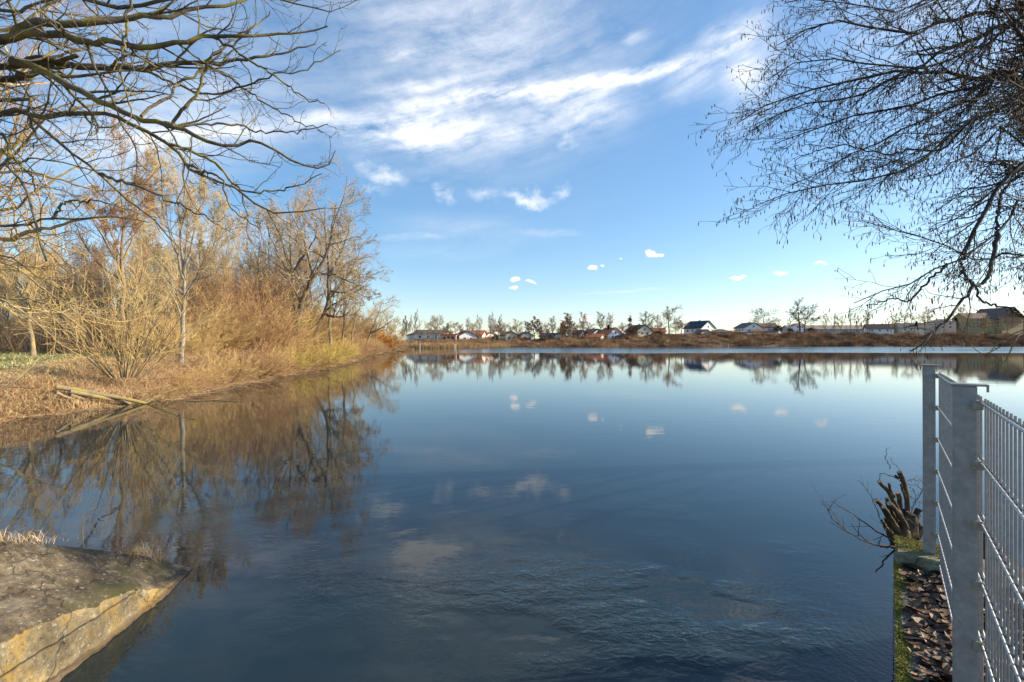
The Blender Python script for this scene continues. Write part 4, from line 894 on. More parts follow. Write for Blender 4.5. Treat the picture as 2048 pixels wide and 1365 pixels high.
# stump with sawn stems
m, nt, b = mat('sawn_wood'); nt.links.new(ramp(nt, noise(nt, geo_pos(nt), 90, 4), [(.3, (.38, .24, .15)), (.7, (.62, .44, .30))]).outputs[0], b.inputs['Base Color']); b.inputs['Roughness'].default_value = .8; M['cut'] = m
M['stump'] = bark('stump_bark', (.022, .015, .01), (.085, .06, .038), (.12, .09, .035), .3, 18)
def z8(u, v, d=3.25): return (1700+u/5.46, 880+v/5.46, d)
base = P(1806, 1085, 3.3); stump = empty('cut_stump', base); tag(stump, 'sawn-off stump with a cluster of short cut stems beside the end of the fence', 'stump')
rg = np.random.default_rng(4)
mb = MB(); nr, na = 9, 18
for cc, rad in ((z8(590, 960, 3.3), .075), (z8(520, 1040, 3.25), .06), (z8(680, 980, 3.35), .055)):
    c = P(*cc); V = []
    for i in range(nr):
        a_ = -math.pi/2+math.pi*i/(nr-1)
        for j in range(na):
            bb = j*2*np.pi/na; r_ = rad*(1+.14*math.sin(4*bb+i)+.08*rg.normal()); V.append(c+np.array([math.cos(a_)*math.cos(bb)*r_, math.cos(a_)*math.sin(bb)*r_, math.sin(a_)*r_*1.6]))
    mb.add(V, [[(i*na+j, i*na+(j+1) % na, (i+1)*na+(j+1) % na, (i+1)*na+j) for i in range(nr-1) for j in range(na)]])
o = mb.build('root_burl', M['stump'], stump, smooth=True); o.data.transform(Matrix.Translation(-Vector(base)))
for pts, wpx in ((((600, 940, 3.3), (622, 800, 3.3), (620, 650, 3.32), (598, 520, 3.33), (565, 420, 3.34), (532, 352, 3.34)), 50),
                 (((580, 950, 3.3), (520, 760, 3.28), (440, 600, 3.26), (370, 520, 3.25), (306, 450, 3.24)), 46), (((590, 920, 3.35), (540, 760, 3.4), (533, 660, 3.4), (524, 578, 3.4)), 58),
                 (((520, 1000, 3.2), (450, 900, 3.18), (370, 750, 3.16), (275, 652, 3.14)), 54), (((600, 960, 3.2), (570, 880, 3.18), (500, 780, 3.15), (425, 692, 3.12)), 52),
                 (((500, 950, 3.15), (420, 820, 3.12), (357, 732, 3.08)), 42), (((470, 860, 3.2), (420, 720, 3.2), (394, 626, 3.2)), 44), (((670, 1000, 3.35), (700, 880, 3.37), (742, 755, 3.38)), 68),
                 (((470, 1040, 3.2), (420, 960, 3.2), (378, 850, 3.2)), 36), (((450, 1020, 3.15), (390, 950, 3.12), (335, 862, 3.1)), 30), (((630, 700, 3.32), (570, 560, 3.3), (545, 480, 3.3)), 22),
                 (((480, 620, 3.26), (440, 540, 3.25), (414, 470, 3.25)), 26), (((520, 420, 3.34), (490, 385, 3.36)), 22)):
    c = smooth_line([P(*z8(*q_)) for q_ in pts], 8, rg, .002)[None]; r0 = wpx/5.46/2/F*3.25
    v, f = tubes(c, (np.linspace(r0*1.15, r0*.88, 8)*(1+rg.normal(size=8)*.07))[None], 10); v[:-10] += rg.normal(size=(len(v)-10, 3))*.0012; o = MB().add(v, [f]).build('cut_stem', M['stump'], stump, smooth=True); o.data.transform(Matrix.Translation(-Vector(base)))
    vv = v[-10:]; vv = vv+nrm((c[0, -1]-c[0, -2])[None])*.0015
    o2 = MB().add(vv, [[tuple(range(10))]]).build('cut_face', M['cut'], o); o2.data.transform(Matrix.Translation(-Vector(base)))
lines = [([z8(560, 1110, 3.2), z8(470, 1100, 3.2), z8(250, 970, 3.15), z8(0, 790, 3.1), (1660, 1000, 3.1)], .006, .002), ([z8(560, 1160, 3.2), z8(450, 1170, 3.15), z8(200, 1120, 3.1), z8(0, 1030, 3.0), (1668, 1040, 2.95), (1640, 1003, 2.9)], .007, .002),
    ([z8(540, 1170, 3.2), z8(430, 1240, 3.2), (1752, 1143, 3.3)], .007, .004), ([z8(560, 1100, 3.2), z8(400, 1010, 3.2), z8(330, 850, 3.2), z8(240, 640, 3.2), z8(90, 440, 3.2)], .004, .0015),
    ([z8(430, 320, 3.3), z8(390, 180, 3.3), z8(393, 90, 3.3)], .003, .0015), ([z8(600, 500, 3.4), z8(520, 430, 3.4), z8(400, 380, 3.4), z8(325, 378, 3.4), z8(322, 440, 3.4)], .0045, .002),
    ([z8(640, 900, 3.4), z8(700, 700, 3.5), z8(780, 560, 3.5), z8(800, 350, 3.5)], .004, .0015), ([z8(600, 460, 3.35), z8(700, 435, 3.4), z8(830, 450, 3.5)], .0035, .0015),
    ([z8(620, 480, 3.35), z8(720, 500, 3.4), z8(860, 600, 3.5)], .003, .0015), ([z8(640, 600, 3.35), z8(740, 680, 3.4), z8(860, 660, 3.5)], .003, .0015), ([z8(650, 520, 3.35), z8(700, 560, 3.4), z8(705, 680, 3.4), z8(640, 900, 3.3)], .003, .0015),
    ([z8(700, 1000, 3.3), z8(760, 820, 3.4), z8(850, 700, 3.5)], .004, .0015), ([z8(540, 340, 3.34), z8(480, 260, 3.34), z8(450, 210, 3.34)], .002, .001),
    ([z8(740, 1060, 3.1), z8(690, 900, 3.1), z8(560, 850, 3.1), z8(500, 770, 3.1)], .003, .0015), ([z8(480, 1180, 3.1), z8(330, 1160, 3.1), z8(300, 1090, 3.1)], .006, .002)]
mb = MB()
for pts, r0, r1 in lines:
    c = px_line(pts, 12, rg, .004)[None]; rd = np.linspace(r0, r1, 12)[None]; v, f = tubes(c, rd, 5); mb.add(v, [f])
    B, br = spawn(rg, c, rd, 16, .15, 1, 40, .28, 5, .15, (0, 0, .05), .6, .5, .0012, lmin=.03, lmax=.16); v, f = tubes(B, br, 3); mb.add(v, [f])
o = mb.build('twigs', M['stump'], stump, smooth=True); o.data.transform(Matrix.Translation(-Vector(base)))

# ================================================================== concrete wing wall, lower left
edge = [P(387, 1137, 4.439)+UP*.0, P(326, 1168, 4.0), P(253, 1182, 3.58), P(152, 1221, 3.13), P(109, 1237, 2.98), P(0, 1283, 2.65), P(-250, 1390, 2.15), P(-700, 1560, 1.6), (-3.0, .6, .62), (-3.0, -1, .72)]
ridge = [P(388, 1136, 4.445), P(338, 1124, 4.36), P(290, 1113, 4.25), P(235, 1104, 4.08), P(150, 1093, 3.82), P(112, 1089, 3.70), P(0, 1080, 3.38), P(-300, 1078, 2.9), P(-800, 1100, 2.4), (-4.6, .6, 1.1), (-4.6, -1, 1.15)]
nk, nw = 220, 60
E = smooth_line(edge, nk); Rg = smooth_line(ridge, nk)
w = np.linspace(0, 1, nw)[None, :, None]
G = E[:, None]*(1-w)+Rg[:, None]*w
def vnoise(p, seed, sc_):
    o = 0
    r_ = np.random.default_rng(seed)
    for i in range(10):
        k_ = r_.normal(size=3)*sc_; o = o+np.sin(p@k_+r_.uniform(0, 6.28))
    return o/10**.5
amp = np.minimum(1, np.minimum(np.arange(nk)/18, 1))[:, None]
G[:, :, 2] += amp*(.010*vnoise(G, 1, 5)+.0045*vnoise(G, 2, 22))
sag = np.sin(np.pi*w[..., 0])*amp*.035; G[:, :, 2] -= sag
ej = np.exp(-w[0, :, 0]*22)[None, :]; G[:, :, 0] += amp*ej*(.012*vnoise(G, 3, 16)+.007*vnoise(G, 4, 50)); G[:, :, 2] -= amp*ej*(.010+.010*np.abs(vnoise(G, 6, 28)))
G[:, :, 2] += amp*(.012*np.clip(np.sin(w[..., 0]*16+.5*vnoise(G, 9, 2)), -.2, .5))
mb = MB(); Vt = G.reshape(-1, 3)
iq = np.array([(i*nw+j, i*nw+j+1, (i+1)*nw+j+1, (i+1)*nw+j) for i in range(nk-1) for j in range(nw-1)])
mb.add(Vt, [iq])
# lit side face down into the water, with a slightly proud ledge at the waterline
rows = []
for j, (f_, dx) in enumerate(((0, 0), (.08, .012), (.35, .016), (.7, .018), (.97, .02), (1.0, .045), (1.35, .05), (4, .06))):
    e = G[:, 0].copy(); zt = np.maximum(e[:, 2], .004); zz_ = np.where(f_ <= 1, zt*(1-f_)+.012*f_, -.28*(f_-1)); e[:, 2] = zz_; e[:, 0] += dx*amp[:, 0]+.006*vnoise(e*np.array([1, 1, 2]), 5, 18)*amp[:, 0]; rows.append(e)
S_ = np.stack(rows, 1); nn = S_.shape[1]
sq = np.array([(i*nn+j, (i+1)*nn+j, (i+1)*nn+j+1, i*nn+j+1) for i in range(nk-1) for j in range(nn-1)])
rb = Rg.copy(); rb[:, 2] = -.9; rb[:, 1] += .5*np.linspace(0, 1, nk)**.5; rb[:, 0] -= .6*np.linspace(0, 1, nk)**.5; Rr = np.stack([G[:, -1], rb], 1).reshape(-1, 3)
rq = np.array([(i*2, i*2+1, i*2+3, i*2+2) for i in range(nk-1)])
wing = empty('concrete_wing_wall', (-3.6, 3.2, 0)); tag(wing, 'weathered wedge of concrete stained yellow and brown, running into the water at the lower left', 'wall')
m, nt, b, p, c, h = concrete('wing_top_concrete', (.035, .026, .015), (.09, .066, .038), (.20, .155, .10))
pale = ramp(nt, noise(nt, mapping(nt, p, (3.2, .7, 1), (2.1, 0, 0)), 1.0, 5, .7), [(.56, 0), (.66, .75)]).outputs[0]
c = mix(nt, pale, c, (.26, .22, .16))
mossm = ramp(nt, noise(nt, p, 1.9, 6, .7), [(.54, 0), (.62, .8)]).outputs[0]
c = mix(nt, mossm, c, (.05, .05, .010)); nt.links.new(c, b.inputs['Base Color']); b.inputs['Roughness'].default_value = .95; bump(nt, h, b, .9, .03)
o = mb.build('slab_top', m, wing, smooth=True); o.data.transform(Matrix.Translation((3.6, -3.2, 0)))
m, nt, b, p, c, h = concrete('wing_side_concrete', (.09, .07, .04), (.18, .145, .085), (.31, .26, .17))
ye = ramp(nt, noise(nt, mapping(nt, p, (1, 3.0, 1.4)), 1.0, 5, .65), [(.47, 0), (.6, .85)]).outputs[0]
c = mix(nt, mth(nt, 'MULTIPLY', ye, mr_(nt, noise(nt, p, 30, 5, .75), .38, .55)), c, (.36, .22, .022))
sp_ = nt.nodes.new('ShaderNodeSeparateXYZ'); nt.links.new(p, sp_.inputs[0])
seam = nt.nodes.new('ShaderNodeMath'); seam.operation = 'PINGPONG'; nt.links.new(mth(nt, 'ADD', sp_.outputs[2], mth(nt, 'MULTIPLY', sp_.outputs[1], .06)), seam.inputs[0]); seam.inputs[1].default_value = .105
sm = ramp(nt, seam.outputs[0], [(.0, 1), (.012, 0)]).outputs[0]
c = mix(nt, mth(nt, 'MULTIPLY', sm, .6), c, (.09, .07, .05))
wet = nt.nodes.new('ShaderNodeMapRange'); nt.links.new(sp_.outputs[2], wet.inputs[0]); wet.inputs[1].default_value = .05; wet.inputs[2].default_value = .012
c = mix(nt, mth(nt, 'MULTIPLY', wet.outputs[0], .85), c, (.10, .065, .035))
nt.links.new(c, b.inputs['Base Color']); b.inputs['Roughness'].default_value = .9; bump(nt, mth(nt, 'SUBTRACT', h, mth(nt, 'MULTIPLY', sm, .6)), b, .9, .03)
mb = MB().add(S_.reshape(-1, 3), [sq[:, ::-1]]).add(Rr, [rq]); o = mb.build('side_face', m, wing, smooth=True); o.data.transform(Matrix.Translation((3.6, -3.2, 0)))
# dry grass growing on its rear edge
rg = np.random.default_rng(6)
def tuft(cx, cy, d, n, spread, h):
    c = P(cx, cy, d); pos = c+rg.normal(size=(n, 3))*np.array([spread, .03, .004]); return pos, rg.uniform(.4, 1, n)*h
ps, hs2 = zip(*[tuft(268, 1109, 4.19, 90, .05, .13), tuft(286, 1112, 4.24, 60, .05, .19), tuft(318, 1119, 4.3, 40, .04, .13), tuft(30, 1083, 3.45, 120, .16, .07), tuft(-20, 1082, 3.35, 120, .2, .11), tuft(85, 1088, 3.62, 30, .06, .06)])
pos = np.concatenate(ps); hh_ = np.concatenate(hs2); n = len(pos)
v, f = blades(rg, pos, hh_, rg.uniform(.3, 1.6, n), np.full(n, .0032))
tag(obj('dry_grass', make_mesh('dry_grass', v, [f], False), M['dry']), 'straw-coloured grass tufts on the rear edge of the concrete wedge', 'grass', kind='stuff')
c = px_line([(170, 1097, 3.88), (166, 1060, 3.88), (172, 1035, 3.88), (195, 1016, 3.88), (232, 1009, 3.88)], 14)[None]
rd = np.array([.004, .004, .006, .007, .006, .0045, .004, .0035, .003, .003, .0025, .002, .002, .0015])[None]
v, f = tubes(c, rd, 6); mb = MB().add(v, [f]); B, br = spawn(rg, c, rd, 22, .5, 1, 35, .15, 4, .1, (0, 0, -.12), .6, .5, .0012, lmin=.02, lmax=.05); v, f = tubes(B, br, 3); mb.add(v, [f])
tag(mb.build('dry_stalk', M['dry'], smooth=True), 'single curved dry stalk standing on the rear edge of the concrete wedge', 'plant')

# ================================================================== far bank
rg = np.random.default_rng(55)
def far_y(x): return np.interp(x, FS[:, 0], FS[:, 1])
def far_base(px, back):
    """point on the far terrace in the column px, `back` metres behind the shore"""
    d = 200.0
    for _ in range(30): d = float(far_y((px-HX)/F*d))+back
    return (px-HX)/F*d, d
nb = 3000
cx = rg.uniform(-48, 480, nb)**1.0; s = rg.uniform(-2.2, 27, nb)
cx = np.concatenate([cx, rg.uniform(-46, 84, 300)]); s = np.concatenate([s, rg.uniform(26, 44, 300)]); nb = len(cx)
cy = far_y(cx)+s
ns = 46
bx = np.repeat(cx, ns)+rg.normal(size=nb*ns)*1.0; by = np.repeat(cy, ns)+rg.normal(size=nb*ns)*.9
hh_ = np.repeat(rg.uniform(1.2, 4.0, nb), ns)*rg.uniform(.5, 1.1, nb*ns)*np.interp(bx, [-50, 30, 80, 480], [.72, .75, .85, .85])*(1+.45*np.sin(bx*.21+np.sin(bx*.083)*2))
n = len(bx); pt = np.zeros((n, 3, 3)); pt[:, 0] = np.stack([bx, by, hfun(bx, by)-.1], 1); a = rg.uniform(0, 2*np.pi, n)
d = nrm(np.stack([np.cos(a)*.6, np.sin(a)*.6, np.ones(n)], 1))
pt[:, 1] = pt[:, 0]+d*hh_[:, None]*.5; d = nrm(d+rg.normal(size=(n, 3))*.35); pt[:, 2] = pt[:, 1]+d*hh_[:, None]*.5
rd = np.array([[1, .9, .5]])*rg.uniform(.035, .07, n)[:, None]
v, f = tubes(pt, rd, 3)
m, nt, b = mat('far_scrub'); p = geo_pos(nt); g = nt.nodes.new('ShaderNodeNewGeometry')
c = ramp(nt, noise(nt, mapping(nt, p, (.13, .13, .3)), 1.0, 5, .75), [(.34, (.05, .033, .022)), (.45, (.17, .10, .055)), (.55, (.36, .21, .11)), (.67, (.58, .39, .19))]).outputs[0]
c = mix(nt, 1.0, c, ramp(nt, g.outputs['Random Per Island'], [(0, .55), (1, 1.35)]).outputs[0], 'MULTIPLY')
nt.links.new(c, b.inputs['Base Color']); b.inputs['Roughness'].default_value = 1
tag(obj('far_scrub', make_mesh('far_scrub', v, [f]), m), 'brown leafless scrub covering the slope of the far bank', 'scrub', kind='stuff')
n = 16000; bx = rg.uniform(-46, 12, n)
by = far_y(bx)+rg.uniform(-2.5, 2.5, n); pos = np.stack([bx, by, np.maximum(hfun(bx, by), -.1)], 1)
v, f = blades(rg, pos, rg.uniform(1.0, 2.4, n)*np.interp(bx, [-46, -20, 12], [1, 1, .45]), rg.uniform(.02, .2, n), np.full(n, .07))
M['reed'] = island_mat('reed', [(0, (.30, .19, .09)), (.5, (.46, .31, .15)), (1, (.58, .42, .24))])
tag(obj('reeds', make_mesh('reeds', v, [f], False), M['reed']), 'pale tan reed belt at the foot of the far bank, left', 'reeds', kind='stuff')

FA = [proto(61, 14, .24, kind='ash', tw=.026, levels=4, dens=1.25), proto(62, 14, .26, kind='oak', tw=.026, levels=4, dens=1.3), proto(63, 14, .2, kind='poplar', tw=.026, levels=4, dens=1.1),
      proto(64, 14, .22, kind='ash', tw=.032, levels=4, dens=1.6), proto(65, 14, .34, kind='oak', tw=.028, levels=4, dens=1.5)]
M['farbark'] = bark('far_bark', (.13, .10, .07), (.30, .24, .17), (.28, .22, .12), .3, .3)
M['fartree'] = bark('far_tree_twig', (.26, .18, .11), (.50, .37, .24), (.38, .29, .16), .3, .2, .3)
def far_tree(px, back, top, wpx, k, lab, mt='farbark', mc='fartree', name='bare_tree', base_y=None, group='bare trees on the far bank'):
    x, d = far_base(px, back); z = gz(x, d)-.2; H = CAMZ+(HY-top)/F*d-z; s = H/14
    ext = {0: 8.2, 1: 11.5, 2: 7.0, 3: 8.0, 4: 11.5}[k]
    near_tree(name, lab, 'tree', (x, d, z), FA[k], M[mt], M[mc], group=group, rz=rr.uniform(0, 6.28), scale=(wpx/F*d/ext*1.35, wpx/F*d/ext*1.35, s))
for a_ in (
    (826, 4, 634, 20, 2, 'thin solitary bare tree at the left end of the far bank, above the reeds'),
    (811, 8, 643, 18, 3, 'low bushy tree beside the thin solitary tree at the left end of the far bank'),
    (855, 20, 648, 22, 1, 'low round bare tree between the thin tree and the wide dark-trunked one'),
    (877, 5, 637, 34, 1, 'wide bare tree with a dark trunk at the reeds, left end of the far bank'),
    (936, 40, 642, 14, 0, 'small slim bare tree rising behind the house with the orange roof'),
    (963, 25, 640, 20, 2, 'tall slim bare tree right beside the orange-roofed house'),
    (977, 28, 637, 22, 2, 'tallest of the slim trees right of the orange-roofed house'),
    (995, 30, 640, 20, 2, 'slim bare tree in front of the cream gable house, on its left'),
    (1011, 26, 650, 22, 1, 'low bare tree right in front of the cream gable house'),
    (1034, 22, 645, 30, 0, 'bare tree between the cream gable house and the small white gable house'),
    (1105, 22, 640, 24, 0, 'slender reddish bare tree left of the fair-weather cloud over the bank'),
    (1142, 20, 637, 34, 3, 'dense greenish-brown bare tree under the fair-weather cloud'),
    (1166, 34, 633, 32, 0, 'pale bare tree in front of the fair-weather cloud'),
    (1201, 40, 632, 30, 0, 'pale bare tree behind the red-roofed house, left one'),
    (1219, 44, 634, 24, 0, 'pale bare tree behind the red-roofed house, right one'),
    (1292, 44, 630, 34, 0, 'bare tree rising behind the large cream house'),
    (1312, 48, 634, 26, 1, 'small bare tree right behind the roof of the large cream house'),
    (1528, 62, 622, 36, 1, 'bare spreading tree standing behind the white bungalow'),
    (1549, 66, 640, 20, 1, 'faint low tree at the right end of the white bungalow'),
    (1510, 66, 636, 16, 1, 'faint low tree over the left gable of the white bungalow'),
    (1580, 60, 641, 12, 0, 'small tree left of the tall double-trunked tree'),
    (1655, 70, 632, 15, 2, 'first small tree right of the tall double-trunked tree'),
    (1667, 74, 633, 14, 2, 'second small tree right of the tall double-trunked tree'),
    (1682, 76, 637, 14, 0, 'third small tree right of the tall double-trunked tree, low and round'),
    (1701, 70, 626, 10, 2, 'thin needle-like tree above the long brown warehouse'),
    (1716, 78, 636, 12, 0, 'small tree above the middle of the long brown warehouse'),
    (1735, 60, 628, 20, 0, 'taller bare tree above the right half of the long brown warehouse'),
    (1790, 50, 634, 18, 0, 'bare tree between the warehouse gable and the dark-roofed house'),
    (1855, 80, 622, 30, 0, 'bare tree behind the pink building, on its left'),
    (1897, 90, 630, 24, 1, 'bare tree behind the pink building, on its right'),
    (1925, 80, 618, 30, 0, 'bare tree behind the left end of the large chalet')):
    far_tree(*a_)
far_tree(1936, 34, 632, 22, 0, 'bare tree standing in front of the left wing of the chalet')
far_tree(1968, 30, 640, 20, 3, 'small bare tree in front of the chalet, between its left wing and gable')
far_tree(2014, 32, 636, 24, 1, 'bare tree in front of the chalet balconies')
far_tree(1070, 24, 642, 34, 3, 'dense reddish-brown tree still holding leaves, centre of the far bank', mc='redtwig')
far_tree(1122, 26, 650, 26, 3, 'dense reddish tree behind the small white gable cottage', mc='redtwig')
far_tree(1362, 32, 646, 26, 3, 'round brown bush-like tree left of the navy-roofed house', mc='redtwig')
far_tree(1826, 66, 630, 34, 1, 'wide brown bare tree behind the dark-roofed house', mc='fartree')
x, d = far_base(1338, 30); b0 = (x, d, gz(x, d)-.2)
near_tree('bare_tree', 'big round-crowned bare tree between the large cream house and the navy-roofed house', 'tree', b0, FA[4], M['woodbark'], M['fartree'], scale=(1.25, 1.25, (CAMZ+(HY-620)/F*d-b0[2])/14), group='bare trees on the far bank')
x, d = far_base(1602, 40); b0 = (x, d, gz(x, d)-.2); Ht = CAMZ+(HY-603)/F*d-b0[2]
near_tree('bare_tree', 'tallest tree of the far bank, with two dark trunks standing against the bright sky', 'tree', b0,
    proto(71, Ht, .5, kind='oak', tw=.032, levels=4, dens=1.4, trunks=[(np.array([(-.8, 0, 0), (-1.0, 0, Ht*.3), (-1.8, 0, Ht*.6), (-2.2, 0, Ht*.95)]), .55), (np.array([(2.2, 0, 0), (2.8, 0, Ht*.3), (4.5, .5, Ht*.55), (5, 0, Ht*.85)]), .45), (np.array([(2.8, 0, Ht*.3), (7, 0, Ht*.42), (10.5, 0, Ht*.5)]), .25), (np.array([(-1.0, 0, Ht*.3), (-3.5, 0, Ht*.55), (-5, 0, Ht*.8)]), .25)]),
    M['alder'], M['fartree'], group='bare trees on the far bank')
for k_, px_ in enumerate((868, 893, 908, 922, 946, 986, 1001, 1024, 1058, 1083, 1094, 1131, 1154, 1178, 1236, 1247, 1270, 1303, 1322, 1350)):
    far_tree(px_, 24+(k_*7) % 22, 647+(k_*5) % 9, 20+(k_*3) % 9, (0, 3, 1, 0, 1)[k_ % 5], 'small bare tree scattered between the houses on the left half of the far bank', mc=('fartree', 'redtwig')[k_ % 3 == 0], group='small trees between the far houses')
# conifers
def conifer(px, back, top, wpx, lab, seed, gappy=0.0):
    rg = np.random.default_rng(seed); x, d = far_base(px, back); z = gz(x, d)-.2; H = CAMZ+(HY-top)/F*d-z; Rm = wpx/F*d/2
    e = empty('conifer', (x, d, z)); tag(e, lab, 'tree')
    c = np.stack([np.zeros(6), np.zeros(6), np.linspace(0, H, 6)], 1)[None]; v, f = tubes(c, np.linspace(.3, .05, 6)[None], 6); MB().add(v, [f]).build('trunk', M['woodbark'], e, smooth=True)
    n = 1500; t = rg.random(n)**.8
    if gappy: t = t[(np.sin(t*23+seed)+rg.normal(size=n)*.8 > -.1)]; n = len(t)
    a_ = rg.uniform(0, 6.28, n); r_ = Rm*(1-t*.85)*rg.uniform(.2, 1.1, n)*(1+gappy*np.sin(a_*2+t*9)); pos = np.stack([np.cos(a_)*r_, np.sin(a_)*r_, H*(.12+.88*t)], 1)
    v, f = leaves(rg, pos, rg.uniform(.5, 1.0, n)); obj('crown', make_mesh('crown', v, [f]), M['conifer'] if not gappy else M['redtwig'], e)
conifer(1217, 34, 650, 11, 'small dark green conifer between the pale trees and the red roof', 1)
conifer(1260, 26, 632, 22, 'irregular spindly conifer with dark clumps just left of the large cream house', 2, .4)
conifer(1833, 52, 643, 10, 'dark conifer in front of the dark-roofed house', 3)
conifer(1912, 60, 636, 22, 'broad dark conifer between the pink building and the chalet', 4)
def evergreen(px, back, top, wpx, lab, seed):
    rg = np.random.default_rng(seed); x, d = far_base(px, back); z = gz(x, d); H = CAMZ+(HY-top)/F*d-z; Rm = wpx/F*d/2
    n = 700; p_ = rg.normal(size=(n, 3)); p_ = nrm(p_)*rg.uniform(.4, 1, n)[:, None]*(1+.2*np.sin(p_[:, :1]*5)); pos = p_*np.array([Rm, Rm*.8, H*.5])+np.array([0, 0, H*.5]); v, f = leaves(rg, pos, rg.uniform(.5, .9, n))
    tag(obj('evergreen_bush', make_mesh('evergreen_bush', v, [f]), M['conifer'], loc=(x, d, z)), lab, 'bush')
evergreen(1557, 34, 650, 20, 'round green bush at the right end of the white bungalow', 1)
evergreen(1581, 34, 657, 12, 'small green bush left of the tall double-trunked tree', 2)
evergreen(1622, 36, 655, 20, 'low green bush right of the tall double-trunked tree', 3)
evergreen(990, 22, 669, 22, 'dark green bush right of the orange-roofed house', 4)
evergreen(1316, 30, 662, 16, 'dark green bush under the right end of the large cream house', 5)

# ------------------------------------------------------------------ houses
for nme, col in (('white', (.84, .83, .81)), ('cream', (.74, .66, .50)), ('bluewhite', (.74, .77, .82)), ('pink', (.66, .42, .33)), ('olive', (.40, .30, .15)), ('grey', (.45, .43, .40)), ('peach', (.70, .50, .38))):
    M['w_'+nme] = plain('render_'+nme, col, .9, 0, .06, .4)
for nme, col in (('orange', (.52, .17, .07)), ('brown', (.17, .10, .075)), ('dark', (.075, .07, .07)), ('navy', (.035, .045, .065)), ('red', (.33, .12, .07)), ('greybrown', (.24, .19, .16))):
    M['r_'+nme] = plain('roof_'+nme, col, .8, 0, .2, 1.2)
m, nt, b = mat('window_glass'); b.inputs['Base Color'].default_value = (.03, .035, .045, 1); b.inputs['Roughness'].default_value = .1; M['glass'] = m
M['timber'] = plain('dark_timber', (.12, .055, .03), .8)
def house(px, back, g, l, eave_y, ridge_y, rot, wall, roof, lab, base_z=None, nwF=2, nwL=3, nwR=3, rows=1, over=.7, chim=True, hip=False, balc=0, ridge_shift=0, name='house', gable_clad=None):
    x, d = far_base(px, back); z0 = (gz(x, d) if base_z is None else base_z)-.3
    he = CAMZ+(HY-eave_y)/F*d-z0; hr = CAMZ+(HY-ridge_y)/F*d-z0
    e = empty(name, (x, d, z0), R(rot)); tag(e, lab, 'house', 'houses on the far bank')
    G_, L_ = g/2, l/2
    mb = MB()
    if hip:
        mb.add([(-G_, -L_, 0), (G_, -L_, 0), (G_, L_, 0), (-G_, L_, 0), (-G_, -L_, he), (G_, -L_, he), (G_, L_, he), (-G_, L_, he)], [[(0, 1, 5, 4), (1, 2, 6, 5), (2, 3, 7, 6), (3, 0, 4, 7), (4, 5, 6, 7)]])
    else:
        v = [(-G_, -L_, 0), (G_, -L_, 0), (G_, -L_, he), (ridge_shift, -L_, hr), (-G_, -L_, he), (-G_, L_, 0), (G_, L_, 0), (G_, L_, he), (ridge_shift, L_, hr), (-G_, L_, he)]
        mb.add(v, [[(0, 1, 2, 3, 4), (9, 8, 7, 6, 5)], [(1, 6, 7, 2), (5, 0, 4, 9)]])
    w_ = mb.build('wall', M[wall], e)
    t = .28; mb = MB()
    if hip:
        o_ = over; rl = max(L_-G_, .5); v = [(-G_-o_, -L_-o_, he), (G_+o_, -L_-o_, he), (G_+o_, L_+o_, he), (-G_-o_, L_+o_, he)]
        v2 = [(a, b_, c_+.2) for a, b_, c_ in v]; top_ = [(0, -rl, hr), (0, rl, hr)] if L_ > G_ else [(-(G_-L_), 0, hr), (G_-L_, 0, hr)]
        mb.add(v+v2+top_, [[(0, 1, 5, 4), (1, 2, 6, 5), (2, 3, 7, 6), (3, 0, 4, 7), (3, 2, 1, 0)]+([(5, 6, 9, 8), (7, 4, 8, 9)] if L_ > G_ else [(4, 5, 9, 8), (6, 7, 8, 9)]), ([(4, 5, 8), (6, 7, 9)] if L_ > G_ else [(5, 6, 9), (7, 4, 8)])])
    else:
        for sx in (-1, 1):
            run = G_-sx*ridge_shift; sl__ = (hr-he)/run; ex = sx*(G_+over); ez = he-over*sl__
            a_ = [(ridge_shift, hr+.02), (ex, ez+.02), (ex, ez+t), (ridge_shift, hr+t)]
            v = [(q_[0], yy_, q_[1]) for yy_ in (-L_-over, L_+over) for q_ in a_]
            mb.add(v, [[(0, 1, 2, 3), (7, 6, 5, 4), (0, 4, 5, 1), (1, 5, 6, 2), (2, 6, 7, 3), (3, 7, 4, 0)]])
    ro = mb.build('roof', M[roof], e)
    if chim:
        MB().box((.15*g, .1*l, hr+.1), (.8, .8, 1.9)).build('chimney', M['w_grey'], ro)
    def win(face, u, z, w=1.2, h=1.3):
        if face == 'F': c_, s_ = (u, -L_-.02, z), (w, .10, h)
        elif face == 'L': c_, s_ = (-G_-.02, u, z), (.10, w, h)
        else: c_, s_ = (G_+.02, u, z), (.10, w, h)
        o = MB().box(c_, s_).build('window', M['glass'], e)
    for r_ in range(rows):
        z = he-1.6-r_*2.8
        if z < .8: continue
        for i in range(nwF): win('F', (i-(nwF-1)/2)*g/(nwF+.6), z)
        for i in range(nwL): win('L', (i-(nwL-1)/2)*l/(nwL+.6), z)
        for i in range(nwR): win('R', (i-(nwR-1)/2)*l/(nwR+.6), z)
    if not hip and hr-he > 2.4 and nwF: win('F', ridge_shift*.6, he+.7, 1.1, 1.2)
    if gable_clad:
        v = [(-G_*.98, -L_-.06, he+.3), (G_*.98, -L_-.06, he+.3), (0, -L_-.06, hr-.1), (-G_*.98, -L_-.16, he+.3), (G_*.98, -L_-.16, he+.3), (0, -L_-.16, hr-.1)]
        MB().add(v, [[(3, 4, 5), (2, 1, 0)], [(0, 1, 4, 3), (1, 2, 5, 4), (2, 0, 3, 5)]]).build('gable_cladding', M[gable_clad], e)
